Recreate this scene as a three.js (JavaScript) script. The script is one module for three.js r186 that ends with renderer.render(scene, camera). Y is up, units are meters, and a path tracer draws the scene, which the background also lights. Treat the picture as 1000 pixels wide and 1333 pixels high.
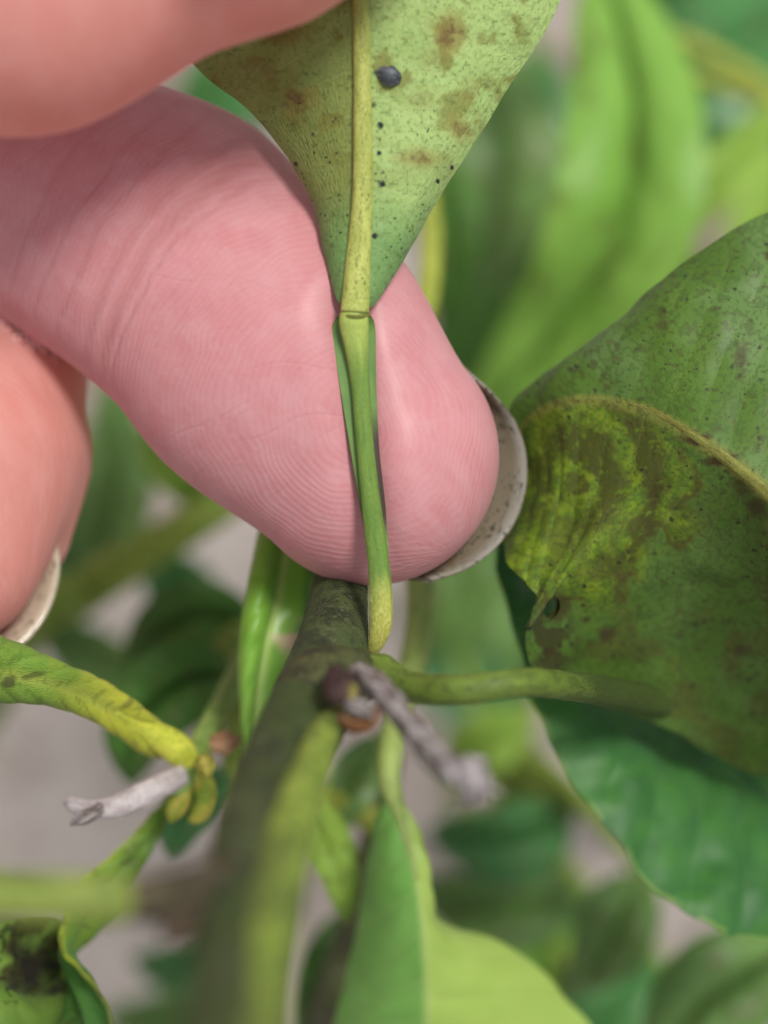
import * as THREE from 'three';

// ------------------------------------------------------------------ camera, sky, sun, exposure
const scene = new THREE.Scene();
const PITCH = 67 * Math.PI / 180, D = 145, S = 0.05;          // focus distance in mm, mm per photo pixel at that distance
const F = new THREE.Vector3(0, 0.33, 0);                      // the point the lens is focused on
const fwd = new THREE.Vector3(0, -Math.sin(PITCH), -Math.cos(PITCH)), up = new THREE.Vector3(0, Math.cos(PITCH), -Math.sin(PITCH)), right = new THREE.Vector3(1, 0, 0);
const camera = new THREE.PerspectiveCamera(2 * Math.atan(1333 * S / 2 / D) * 180 / Math.PI, 0.75, 0.01, 100);
camera.position.copy(F).addScaledVector(fwd, -D / 1000);
camera.up.copy(up);
camera.lookAt(F);
camera.focus = (D + 2) / 1000;
camera.userData.fStop = camera.getFocalLength() / 5.8;        // an opening of 5.8 mm
const renderer = new THREE.WebGLRenderer({ antialias: true });
renderer.toneMapping = THREE.LinearToneMapping;
renderer.toneMappingExposure = 1.25;
renderer.shadowMap.enabled = true;

{ // a pale, evenly clouded sky: zenith about three times as bright as the horizon
  const W = 64, H = 32, a = new Float32Array(W * H * 4);
  for (let y = 0; y < H; y++) for (let x = 0; x < W; x++) {
    const e = ((y + 0.5) / H - 0.5) * Math.PI, s = Math.max(0, Math.sin(e)), b = 0.70 * (1.2 + 1.8 * s) / 3;
    a.set([b * 0.97, b, b * 1.06, 1], (y * W + x) * 4);
  }
  const t = new THREE.DataTexture(a, W, H, THREE.RGBAFormat, THREE.FloatType);
  t.mapping = THREE.EquirectangularReflectionMapping; t.magFilter = THREE.LinearFilter; t.needsUpdate = true;
  scene.background = t; scene.environment = t;
}
const sun = new THREE.DirectionalLight(new THREE.Color(1, 0.96, 0.9), 2.7);
{
  const d = right.clone().multiplyScalar(0.3).addScaledVector(up, 0.42).addScaledVector(fwd, -0.85).normalize();
  sun.position.copy(F).addScaledVector(d, 1.5); sun.target.position.copy(F);
  sun.castShadow = true; sun.shadow.radius = 28; sun.shadow.mapSize.set(2048, 2048);
  Object.assign(sun.shadow.camera, { left: -0.5, right: 0.5, top: 0.5, bottom: -0.5, near: 0.1, far: 4 });
  scene.add(sun, sun.target); sun.name = 'sun';
}

// ------------------------------------------------------------------ helpers
const V = (x, y, z) => new THREE.Vector3(x, y, z);
// a place in the scene from a photo pixel and z, the millimetres towards the camera from the plane in focus
function at(px, py, z = 0) {
  const k = (D - z) / D * S / 1000;
  return F.clone().addScaledVector(right, (px - 500) * k).addScaledVector(up, (666.5 - py) * k).addScaledVector(fwd, -z / 1000);
}
const local = (x, y, z) => F.clone().addScaledVector(right, x / 1000).addScaledVector(up, y / 1000).addScaledVector(fwd, -z / 1000);   // mm in the hand's frame
const pxmm = (px, py, z) => { const k = (D - z) / D * S; return [(px - 500) * k, (666.5 - py) * k, z]; };
function rng(seed) { let s = seed >>> 0; return () => { s = (s + 0x6d2b79f5) | 0; let t = Math.imul(s ^ (s >>> 15), 1 | s); t = (t + Math.imul(t ^ (t >>> 7), 61 | t)) ^ t; return ((t ^ (t >>> 14)) >>> 0) / 4294967296; }; }
const TABLE = new Float32Array(65536); { const r = rng(77); for (let i = 0; i < 65536; i++) TABLE[i] = r(); }
const hash = (x, y, z) => { let h = Math.imul(x, 374761393) + Math.imul(y, 668265263) + Math.imul(z, 2147483647 - 1013904223) | 0; h = Math.imul(h ^ (h >>> 13), 1274126177); return ((h ^ (h >>> 16)) >>> 0) / 4294967296; };
function noise(x, y, z = 0) {                                  // value noise, 0..1
  const X = Math.floor(x), Y = Math.floor(y), Z = Math.floor(z), fx = x - X, fy = y - Y, fz = z - Z, u = fx * fx * (3 - 2 * fx), v = fy * fy * (3 - 2 * fy);
  const plane = (k) => {
    const h0 = Math.imul(Y, 7919) + Math.imul(k, 104729), h1 = h0 + 7919, x0 = Math.imul(X, 15485), x1 = x0 + 15485;
    const a = TABLE[Math.imul(h0 + x0, 40503) >>> 9 & 65535], b = TABLE[Math.imul(h0 + x1, 40503) >>> 9 & 65535], c = TABLE[Math.imul(h1 + x0, 40503) >>> 9 & 65535], d = TABLE[Math.imul(h1 + x1, 40503) >>> 9 & 65535];
    return a + (b - a) * u + (c + (d - c) * u - a - (b - a) * u) * v;
  };
  const p = plane(Z);
  return fz === 0 ? p : p + (plane(Z + 1) - p) * fz * fz * (3 - 2 * fz);
}
const fbm = (x, y, z = 0, n = 4) => { let s = 0, a = 0.5, t = 0; for (let i = 0; i < n; i++) { s += a * noise(x, y, z === 0 ? i * 17 : z + i * 17); t += a; x *= 2.03; y *= 2.03; z *= 2.03; a *= 0.5; } return s / t; };
const clamp = (x, a = 0, b = 1) => Math.min(b, Math.max(a, x)), smooth = (a, b, x) => { const t = clamp((x - a) / (b - a)); return t * t * (3 - 2 * t); };
const mix = (a, b, t) => [a[0] + (b[0] - a[0]) * t, a[1] + (b[1] - a[1]) * t, a[2] + (b[2] - a[2]) * t];
const linCache = new Map(), dec = (c) => { c /= 255; return c <= 0.04045 ? c / 12.92 : Math.pow((c + 0.055) / 1.055, 2.4); };
const lin = (r, g, b) => { const k = (r << 16) + (g << 8) + b; let c = linCache.get(k); if (!c) linCache.set(k, c = [dec(r), dec(g), dec(b)]); return c; };          // sRGB 0..255 to linear
const enc = (c) => 255 * (c <= 0.0031308 ? 12.92 * c : 1.055 * Math.pow(Math.max(c, 0), 1 / 2.4) - 0.055);
function colourTexture(w, h, fn) {
  const a = new Uint8Array(w * h * 4);
  for (let y = 0; y < h; y++) for (let x = 0; x < w; x++) { const c = fn((x + 0.5) / w, (y + 0.5) / h), o = (y * w + x) * 4; a[o] = clamp(enc(c[0]), 0, 255); a[o + 1] = clamp(enc(c[1]), 0, 255); a[o + 2] = clamp(enc(c[2]), 0, 255); a[o + 3] = 255; }
  const t = new THREE.DataTexture(a, w, h, THREE.RGBAFormat); t.colorSpace = THREE.SRGBColorSpace; t.magFilter = THREE.LinearFilter; t.wrapS = t.wrapT = THREE.RepeatWrapping; t.needsUpdate = true; return t;
}
function heightTexture(w, h, fn) {
  const a = new Float32Array(w * h);
  for (let y = 0; y < h; y++) for (let x = 0; x < w; x++) a[y * w + x] = fn((x + 0.5) / w, (y + 0.5) / h);
  const t = new THREE.DataTexture(a, w, h, THREE.RedFormat, THREE.FloatType); t.magFilter = THREE.LinearFilter; t.wrapS = t.wrapT = THREE.RepeatWrapping; t.needsUpdate = true; return t;
}
const used = new Map();
function numbered(name) { const n = used.get(name) ?? 0; used.set(name, n + 1); return n ? `${name}_${String(n).padStart(3, '0')}` : name; }
function thing(name, label, category, where, group) {
  const o = new THREE.Group(); o.name = numbered(name); o.position.copy(where); o.userData = { label, category }; if (group) o.userData.group = group; scene.add(o); return o;
}
// a mesh under parent from a geometry in world coordinates
function part(name, geometry, material, parent, label) {
  parent.updateWorldMatrix(true, false);
  geometry.applyMatrix4(parent.matrixWorld.clone().invert());
  const m = new THREE.Mesh(geometry, material); m.name = numbered(name); m.castShadow = m.receiveShadow = true; if (label) m.userData.label = label; parent.add(m); return m;
}
const spline = (pts, n, closed = false) => {                  // pts: arrays of numbers; a Catmull-Rom curve through them, at n+1 even steps of its index
  const out = [], m = pts.length - 1;
  for (let i = 0; i <= n; i++) {
    const t = i / n * m, k = Math.min(Math.floor(t), m - 1), f = t - k, p = (j) => pts[clamp(j, 0, m)], a = p(k - 1), b = p(k), c = p(k + 1), d = p(k + 2);
    out.push(b.map((_, q) => 0.5 * (2 * b[q] + (c[q] - a[q]) * f + (2 * a[q] - 5 * b[q] + 4 * c[q] - d[q]) * f * f + (3 * b[q] - a[q] - 3 * c[q] + d[q]) * f * f * f)));
  }
  return out;
};
function geometryOf(pos, uv, index, normals) {
  const g = new THREE.BufferGeometry();
  g.setAttribute('position', new THREE.Float32BufferAttribute(pos, 3));
  if (uv) g.setAttribute('uv', new THREE.Float32BufferAttribute(uv, 2));
  g.setIndex(index);
  if (normals) g.setAttribute('normal', new THREE.Float32BufferAttribute(normals, 3)); else g.computeVertexNormals();
  return g;
}
// a stem: pts = [px, py, z, width in photo pixels]; lumps = relative unevenness; squash flattens it along the view
function tube(pts, { n = 60, m = 20, lumps = 0.03, seed = 1, squash = 1, world = false, ends = true, whole = false } = {}) {
  const c = spline(pts, n), P = [], R = [];
  for (const q of c) { if (world) { P.push(V(q[0], q[1], q[2])); R.push(q[3]); } else { P.push(at(q[0], q[1], q[2])); R.push(Math.max(0.2, q[3]) / 2 * S / 1000 * (D - q[2]) / D); } }
  const pos = [], uv = [], idx = [];
  let len = 0, nrm = null;
  for (let i = 0; i <= n; i++) {
    const T = P[Math.min(i + 1, n)].clone().sub(P[Math.max(i - 1, 0)]).normalize();
    if (!nrm) { nrm = (Math.abs(T.dot(fwd)) > 0.9 ? up : fwd).clone().multiplyScalar(-1); }
    nrm.addScaledVector(T, -nrm.dot(T)).normalize();
    const B = T.clone().cross(nrm);
    if (i) len += P[i].distanceTo(P[i - 1]);
    for (let j = 0; j <= m; j++) {
      const a = j / m * 2 * Math.PI, ca = Math.cos(a), sa = Math.sin(a), lump = 1 + lumps * 2 * (fbm(ca * 1.5 + seed * 7, sa * 1.5, len * 350, 3) - 0.5) * 2;
      const v = P[i].clone().addScaledVector(nrm, ca * R[i] * lump * squash).addScaledVector(B, sa * R[i] * lump);
      pos.push(v.x, v.y, v.z); uv.push(len * 1000 / 10, j / m);
    }
  }
  for (let i = 0; i < n; i++) for (let j = 0; j < m; j++) { const a = i * (m + 1) + j, b = a + m + 1; idx.push(a, a + 1, b, b, a + 1, b + 1); }
  if (whole) for (let i = 0; i < uv.length; i += 2) uv[i] /= len * 100;      // u runs once along the stem instead of once per centimetre
  if (ends) for (const [i, s] of [[0, 1], [n, -1]]) {
    const k = pos.length / 3, c0 = P[i].clone().addScaledVector(P[i ? n - 1 : 1].clone().sub(P[i]).normalize(), -R[i] * 0.35); pos.push(c0.x, c0.y, c0.z); uv.push(0, 0);
    for (let j = 0; j < m; j++) { const a = i * (m + 1) + j; s > 0 ? idx.push(k, a + 1, a) : idx.push(k, a, a + 1); }
  }
  const g = geometryOf(pos, uv, idx);
  const nm = g.attributes.normal;                             // close the seam in the normals
  for (let i = 0; i <= n; i++) { const a = i * (m + 1), b = a + m, v = V(nm.getX(a) + nm.getX(b), nm.getY(a) + nm.getY(b), nm.getZ(a) + nm.getZ(b)).normalize(); nm.setXYZ(a, v.x, v.y, v.z); nm.setXYZ(b, v.x, v.y, v.z); }
  return g;
}
// a leaf blade between two edges and a midrib, each [px, py, z]: a closed sheet of real thickness with relief
function blade({ L, M, R, nt = 70, ns = 40, bulge = [0, 0], wave = 0, waveSize = 5, thick = 0.3, hole, seed = 1, vein = 0.12, veins = 9, toothed = 0 }) {
  const l = spline(L, nt), c = spline(M, nt), r = spline(R, nt), W = ns + 1, P = [], PX = [];
  const px = (i, j) => { const s = j / ns * 2 - 1, w = Math.abs(s), e = (s < 0 ? l : r)[i]; return [0, 1, 2].map((q) => c[i][q] + (e[q] - c[i][q]) * w); };
  for (let i = 0; i <= nt; i++) for (let j = 0; j <= ns; j++) {
    const q = px(i, j);
    PX.push(q); P.push(at(...q));
  }
  const opened = () => { if (hole) for (let k = 0; k < P.length; k++) { let q = PX[k]; const dx = (q[0] - hole[0]) / hole[2], dy = (q[1] - hole[1]) / hole[3], d = Math.hypot(dx, dy); if (d < 1 && d > 0.2) { q = [hole[0] + dx / d * hole[2], hole[1] + dy / d * hole[3], q[2]]; P[k].add(at(...q)).sub(at(...PX[k])); PX[k] = q; } } };
  const normals = () => {
    const N = [];
    for (let i = 0; i <= nt; i++) for (let j = 0; j <= ns; j++) {
      const A = P[Math.min(i + 1, nt) * W + j].clone().sub(P[Math.max(i - 1, 0) * W + j]), B = P[i * W + Math.min(j + 1, ns)].clone().sub(P[i * W + Math.max(j - 1, 0)]);
      const n = A.cross(B); if (n.lengthSq() < 1e-18) n.copy(N.length ? N[N.length - 1] : fwd).multiplyScalar(1); n.normalize(); N.push(n);
    }
    return N;
  };
  let N = normals(), face = 0;
  for (const n of N) face += n.dot(fwd);
  const flip = face > 0 ? -1 : 1;                             // the front lies towards the camera
  for (let i = 0; i <= nt; i++) for (let j = 0; j <= ns; j++) {
    const s = j / ns * 2 - 1, w = Math.abs(s), t = i / nt, b = bulge[s < 0 ? 0 : 1] * 4 * w * (1 - w) * Math.min(1, 6 * t, 6 * (1 - t)), p = P[i * W + j], q = p.clone().multiplyScalar(1000 / waveSize);
    const pillow = vein * Math.abs(Math.sin(Math.PI * (t * veins - w * 1.2 + (s < 0 ? 0 : 0.5) + 0.3 * noise(t * 9, s * 3, seed)))) * Math.min(1, 4 * w) * (1 - w * 0.5);
    const k = (b + pillow + wave * Math.min(1, 2.5 * w) * 2 * (fbm(q.x + seed * 9, q.y, q.z, 3) - 0.5)) / 1000 * flip;
    p.addScaledVector(N[i * W + j], k);
    if (toothed && w === 1) p.addScaledVector(P[i * W + (s < 0 ? 1 : ns - 1)].clone().sub(p), toothed * noise(t * nt * 0.5, seed));
  }
  N = normals(); opened();
  const pos = [], uv = [], nor = [], idx = [], count = (nt + 1) * W;
  for (const side of [1, -1]) for (let i = 0; i <= nt; i++) for (let j = 0; j <= ns; j++) {
    const k = i * W + j, n = N[k].clone().multiplyScalar(flip * side), edge = j === 0 || j === ns || i === 0 || i === nt ? 0.35 : 1, v = P[k].clone().addScaledVector(n, thick / 2000 * edge);
    pos.push(v.x, v.y, v.z); nor.push(n.x, n.y, n.z); uv.push(i / nt, j / ns);
  }
  const inHole = (k) => hole && Math.hypot((PX[k][0] - hole[0]) / hole[2], (PX[k][1] - hole[1]) / hole[3]) < 1.02;
  const quad = (a, b, c2, d) => { if (flip > 0) idx.push(a, b, c2, c2, b, d); else idx.push(a, c2, b, c2, d, b); };
  for (let i = 0; i < nt; i++) for (let j = 0; j < ns; j++) {
    const a = i * W + j, b = a + W, e = a + 1, d = b + 1;
    if (inHole(a) && inHole(b) && inHole(e) && inHole(d)) continue;
    quad(a, b, e, d); quad(count + a, count + e, count + b, count + d);
  }
  const rim = (a, b) => idx.push(a, b, count + a, b, count + b, count + a);
  for (let i = 0; i < nt; i++) { rim(i * W, (i + 1) * W); rim((i + 1) * W + ns, i * W + ns); }
  for (let j = 0; j < ns; j++) { rim(j + 1, j); rim(nt * W + j, nt * W + j + 1); }
  const g = geometryOf(pos, uv, idx, nor);
  g.userData = { spec: { px: (u, v) => px2(l, c, r, u, v) } };
  return g;
}
function px2(l, c, r, u, v) { const n = l.length - 1, x = clamp(u) * n, i = Math.min(Math.floor(x), n - 1), f = x - i, s = v * 2 - 1, w = Math.abs(s), e = s < 0 ? l : r; return [0, 1].map((q) => { const m = c[i][q] + (c[i + 1][q] - c[i][q]) * f, k = e[i][q] + (e[i + 1][q] - e[i][q]) * f; return m + (k - m) * w; }); }
const leafMaterial = (map, o = {}) => new THREE.MeshPhysicalMaterial({ map, roughness: o.rough ?? 0.85, transmission: o.through ?? 0.35, thickness: 0, specularIntensity: 0.3, clearcoat: o.gloss ?? 0.35, clearcoatRoughness: o.glossRough ?? 0.38, bumpMap: o.bump ?? null, bumpScale: o.bumpScale ?? 0.00015, side: THREE.DoubleSide });
// spots in photo pixels: [x, y, rx, ry, strength]; ragged outlines
function spotted(px, py, spots, seed) {
  if (!spots.bins) { spots.bins = new Map(); spots.forEach((q) => { for (let i = Math.floor((q[0] - 2 * q[2]) / 40); i <= (q[0] + 2 * q[2]) / 40; i++) for (let j = Math.floor((q[1] - 2 * q[3]) / 40); j <= (q[1] + 2 * q[3]) / 40; j++) { const k = i * 1000 + j; if (!spots.bins.has(k)) spots.bins.set(k, []); spots.bins.get(k).push(q); } }); }
  const near = spots.bins.get(Math.floor(px / 40) * 1000 + Math.floor(py / 40)); if (!near) return 0;
  let s = 0;
  for (let i = 0; i < near.length; i++) {
    const q = near[i], dx = (px - q[0]) / q[2], dy = (py - q[1]) / q[3]; if (dx > 2 || dx < -2 || dy > 2 || dy < -2) continue;
    s = Math.max(s, q[4] * smooth(1.25, 0.35, Math.sqrt(dx * dx + dy * dy) + 1.1 * (fbm(px / (q[2] * 0.7) + seed, py / (q[3] * 0.7), seed, 3) - 0.5)));
  }
  return s;
}
const speck = (px, py, size, cut, seed) => smooth(cut, cut + 0.07, fbm(px / size, py / size, seed, 2));
// lateral veins, 0..1
function veinAt(t, s, n, seed) { const w = Math.abs(s), x = t * n - w * 1.2 + (s < 0 ? 0 : 0.5) + 0.3 * noise(t * 9, s * 3, seed), d = Math.abs(x - Math.round(x)); return smooth(0.06, 0.0, d) * (1 - 0.6 * w); }
const fineBump = heightTexture(512, 512, (u, v) => 0.5 + 0.5 * (fbm(u * 64, v * 64, 3, 3) - 0.5));
fineBump.repeat.set(2, 2);

// ------------------------------------------------------------------ the ground
{
  const n = 150, pos = [], uv = [], idx = [], q = (i) => { const a = i / n * 2 - 1; return Math.sign(a) * (Math.abs(a) * 0.7 + Math.pow(Math.abs(a), 9) * 45); };
  for (let j = 0; j <= n; j++) for (let i = 0; i <= n; i++) { const x = q(i), z = q(j) - 0.3, r = Math.max(Math.abs(x), Math.abs(z)); pos.push(x, (fbm(x * 9, z * 9, 1, 4) - 0.55) * 0.05 * (r < 3 ? 1 : 0.3) - 0.005, z); uv.push(x / 0.5, z / 0.5); }
  for (let j = 0; j < n; j++) for (let i = 0; i < n; i++) { const a = j * (n + 1) + i, b = a + n + 1; idx.push(a, b, a + 1, a + 1, b, b + 1); }
  const map = colourTexture(1024, 1024, (u, v) => {
    const w = (x, y) => fbm(x, y, 5, 4), a = w(u * 7, v * 7), b = w(u * 90, v * 90);
    return mix(mix(lin(152, 143, 137), lin(128, 112, 103), smooth(0.4, 0.62, a)), lin(96, 84, 74), 0.7 * smooth(0.55, 0.72, b));
  });
  map.wrapS = map.wrapT = THREE.MirroredRepeatWrapping;
  const m = new THREE.Mesh(geometryOf(pos, uv, idx), new THREE.MeshStandardMaterial({ map, roughness: 0.95 }));
  m.name = 'ground'; m.userData.kind = 'structure'; m.receiveShadow = true; scene.add(m);
  const r = rng(5), peb = new THREE.IcosahedronGeometry(1, 2), pp = peb.attributes.position;
  for (let i = 0; i < pp.count; i++) { const v = V(pp.getX(i), pp.getY(i), pp.getZ(i)), k = 0.8 + 0.4 * fbm(v.x * 1.4 + 5, v.y * 1.4, v.z * 1.4, 2); pp.setXYZ(i, v.x * k, v.y * k * 0.65, v.z * k); }
  peb.computeVertexNormals();
  const stones = new THREE.InstancedMesh(peb, new THREE.MeshStandardMaterial({ roughness: 0.9 }), 1400), o = new THREE.Object3D();
  for (let i = 0; i < 1400; i++) {
    const x = (r() * 2 - 1) * 0.55, z = -0.3 + (r() * 2 - 1) * 0.55, s = 0.002 + 0.009 * Math.pow(r(), 3);
    o.position.set(x, (fbm(x * 9, z * 9, 1, 4) - 0.55) * 0.05 - 0.004, z); o.scale.setScalar(s); o.rotation.set(r() * 6, r() * 6, r() * 6); o.updateMatrix(); stones.setMatrixAt(i, o.matrix);
    const g = r(); stones.setColorAt(i, new THREE.Color().fromArray(mix(lin(168, 158, 151), lin(104, 91, 83), g)));
  }
  stones.name = 'pebbles'; stones.userData = { kind: 'stuff', label: 'small greyish pebbles and soil crumbs scattered over the ground', category: 'pebbles' }; scene.add(stones);
}

// ------------------------------------------------------------------ materials for stems and leaves
const mirrored = (t) => { t.wrapS = THREE.MirroredRepeatWrapping; return t; };
const barkMap = (dark, mid, light, seed, stripe = null, cm = 1) => mirrored(colourTexture(cm > 1 ? 1024 : 256, 128, (w, v) => {
  const u = w * cm, a = v * 2 * Math.PI, x = Math.cos(a), y = Math.sin(a), n = fbm(x * 2.2 + seed, y * 2.2, u * 9, 4), k = fbm(x * 9 + seed, y * 9, u * 40, 3);
  let c = mix(mix(dark, mid, smooth(0.38, 0.62, n)), light, smooth(0.6, 0.72, k) * 0.6);
  if (stripe) c = mix(c, stripe.colour, stripe.at(v, w));
  return mix(c, [0.012, 0.010, 0.008], 0.75 * smooth(0.7, 0.76, fbm(x * 14 + seed * 3, y * 14, u * 55, 2)));
}));
const longBump = fineBump.clone(); longBump.repeat.set(20, 2); longBump.needsUpdate = true;
const stemMaterial = (map, gloss = 0.15, bump = 0.00012, long = false) => new THREE.MeshPhysicalMaterial({ map, roughness: 0.7, specularIntensity: 0.6, clearcoat: gloss, clearcoatRoughness: 0.45, bumpMap: long ? longBump : fineBump, bumpScale: bump });
const greenStem = stemMaterial(barkMap(lin(96, 126, 40), lin(132, 150, 58), lin(168, 178, 86), 4));
const yellowStem = stemMaterial(barkMap(lin(138, 152, 52), lin(168, 176, 74), lin(190, 192, 100), 6));
const darkStem = stemMaterial(barkMap(lin(52, 58, 34), lin(74, 80, 46), lin(100, 98, 66), 8));
const stubMaterial = stemMaterial(barkMap(lin(112, 98, 92), lin(172, 165, 164), lin(222, 216, 212), 11), 0, 0.0003);
const budMaterial = stemMaterial(barkMap(lin(66, 40, 26), lin(132, 84, 48), lin(224, 188, 142), 13), 0.1);
const budPale = stemMaterial(barkMap(lin(142, 140, 48), lin(184, 176, 78), lin(206, 190, 110), 14), 0.1);
const mainBark = stemMaterial(barkMap(lin(52, 64, 36), lin(78, 92, 50), lin(112, 120, 90), 21, { colour: lin(66, 84, 38), at: (v, u) => 0.8 * smooth(0.42, 0.62, fbm(Math.cos(v * 6.28) * 1.3 + 4, Math.sin(v * 6.28) * 1.3, u * 26, 3)) }, 12), 0.06, 0.0006, true);

function bud(pts, material, parent, o = {}) { return part('bud', tube(pts, { n: 14, m: 12, lumps: 0.16, ...o }), material, parent, o.label); }

// ------------------------------------------------------------------ the branch in front
const branch = thing('citrus_branch', 'dark green-grey branch rising from the bottom edge, bearing the pinched leaf and the spotted leaf', 'branch', at(305, 1333, 47));
const stemPts = [[292, 1560, 66, 138], [300, 1440, 56, 134], [308, 1333, 47, 128], [320, 1200, 35, 126], [338, 1100, 26, 120], [366, 1010, 16, 112], [400, 930, 8, 106], [428, 860, 1, 98], [444, 770, -8, 74], [462, 660, -18, 64], [490, 560, -28, 52], [510, 500, -34, 40]];
part('stem', tube(stemPts, { n: 160, m: 36, lumps: 0.06, seed: 2, whole: true }), mainBark, branch);
part('ridge', tube([[310, 1560, 68, 70], [320, 1440, 58, 74], [330, 1333, 49, 78], [351, 1200, 38, 76], [375, 1100, 30, 66], [402, 1010, 21.5, 54], [424, 950, 14, 40], [440, 925, 9, 18]], { n: 90, m: 20, lumps: 0.05, seed: 61, whole: true }), stemMaterial(barkMap(lin(100, 122, 42), lin(134, 154, 60), lin(160, 172, 92), 62, { colour: lin(74, 88, 42), at: (v, u) => 0.6 * smooth(0.46, 0.6, fbm(Math.cos(v * 6.28) + 4, Math.sin(v * 6.28), u * 12, 3)) }, 7), 0.15), branch, 'yellow-green raised ridge along the branch below the fork');
part('stem', tube([[496, 530, -30, 36], [530, 460, -38, 32], [553, 400, -42, 29], [560, 330, -46, 29], [556, 260, -52, 28], [530, 120, -66, 26], [470, -60, -90, 24]], { n: 60, m: 16, lumps: 0.05, seed: 63 }), yellowStem, branch, 'yellow-green upper end of the branch behind the fingertip');
// the collar at the node
part('node_collar', tube([[404, 925, 9, 96], [425, 893, 6, 108], [455, 882, 3, 84], [480, 878, 1, 54], [500, 884, 1, 34]], { n: 30, m: 24, lumps: 0.08, seed: 5 }), stemMaterial(barkMap(lin(50, 54, 32), lin(72, 78, 44), lin(104, 106, 66), 23), 0.1), branch);
bud([[436, 876, 11, 22], [440, 890, 13, 38], [441, 908, 14, 30], [444, 918, 14, 8]], stemMaterial(barkMap(lin(44, 30, 30), lin(70, 50, 46), lin(100, 80, 70), 31), 0), branch, { label: 'dark brown bud scale at the fork of the branch' });
bud([[448, 918, 13.5, 8], [462, 920, 15, 20], [478, 926, 15.5, 16], [488, 934, 15.5, 5]], stubMaterial, branch, { lumps: 0.3, label: 'pale dry bud scale at the fork of the branch' });
bud([[450, 886, 12, 8], [454, 897, 13.5, 20], [455, 910, 14, 20], [455, 920, 14, 7]], stemMaterial(barkMap(lin(84, 74, 40), lin(136, 128, 62), lin(190, 178, 104), 15), 0.05), branch, { lumps: 0.3, label: 'pale yellow-green bud at the fork of the branch' });
bud([[444, 942, 12, 10], [452, 936, 13.5, 28], [468, 936, 14, 34], [484, 930, 14.5, 24], [492, 922, 14.5, 6]], budMaterial, branch, { lumps: 0.35, label: 'orange brown bud at the fork of the branch' });
{
  const st = part('withered_stalk', tube([[466, 878, 9, 26], [482, 888, 11, 40], [502, 908, 13, 34], [526, 938, 15, 32], [552, 970, 18, 32], [576, 990, 20, 36], [596, 1002, 22, 34], [606, 1010, 22, 14]], { n: 60, m: 20, lumps: 0.3, seed: 9 }), stubMaterial, branch, 'grey withered flower stalk with a ragged end');
  const r = rng(3), pale = stemMaterial(barkMap(lin(176, 164, 166), lin(214, 204, 206), lin(236, 230, 230), 12), 0, 0.0003);
  for (let i = 0; i < 16; i++) { const x = 582 + r() * 44, y = 992 + r() * 34, a = -1.2 + 3.4 * r(), l = 14 + 32 * r(); part('scale', tube([[588, 996, 22.5, 14], [x, y, 23 + 2 * r(), 17], [x + Math.cos(a) * l, y + Math.sin(a) * l, 22 + 4 * r(), 6]], { n: 12, m: 8, lumps: 0.2, seed: i }), pale, st); }
}
{ // the side shoot on the left
  part('side_stub', tube([[330, 1150, 30, 90], [280, 1160, 34, 78], [225, 1166, 36, 62], [180, 1170, 37, 54], [150, 1171, 37, 50]], { n: 40, m: 24, lumps: 0.16, seed: 14 }), stemMaterial(barkMap(lin(50, 46, 34), lin(76, 68, 48), lin(104, 90, 62), 33), 0.1), branch);
  bud([[276, 1170, 34, 34], [252, 1196, 36, 46], [230, 1212, 37, 40], [212, 1220, 37, 14]], stemMaterial(barkMap(lin(52, 44, 36), lin(84, 70, 52), lin(140, 116, 84), 35), 0), branch, { label: 'brown bud under the side shoot' });
  part('petiole', tube([[162, 1171, 37, 58], [140, 1170, 37.5, 64], [80, 1168, 38, 62], [0, 1166, 38, 62], [-90, 1160, 38, 60], [-200, 1145, 36, 60]], { n: 40, m: 24, lumps: 0.03, seed: 15 }), stemMaterial(barkMap(lin(104, 122, 48), lin(130, 144, 62), lin(150, 160, 80), 36), 0.2), branch, 'yellow-green leaf stalk jutting left from the branch');
}
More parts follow.
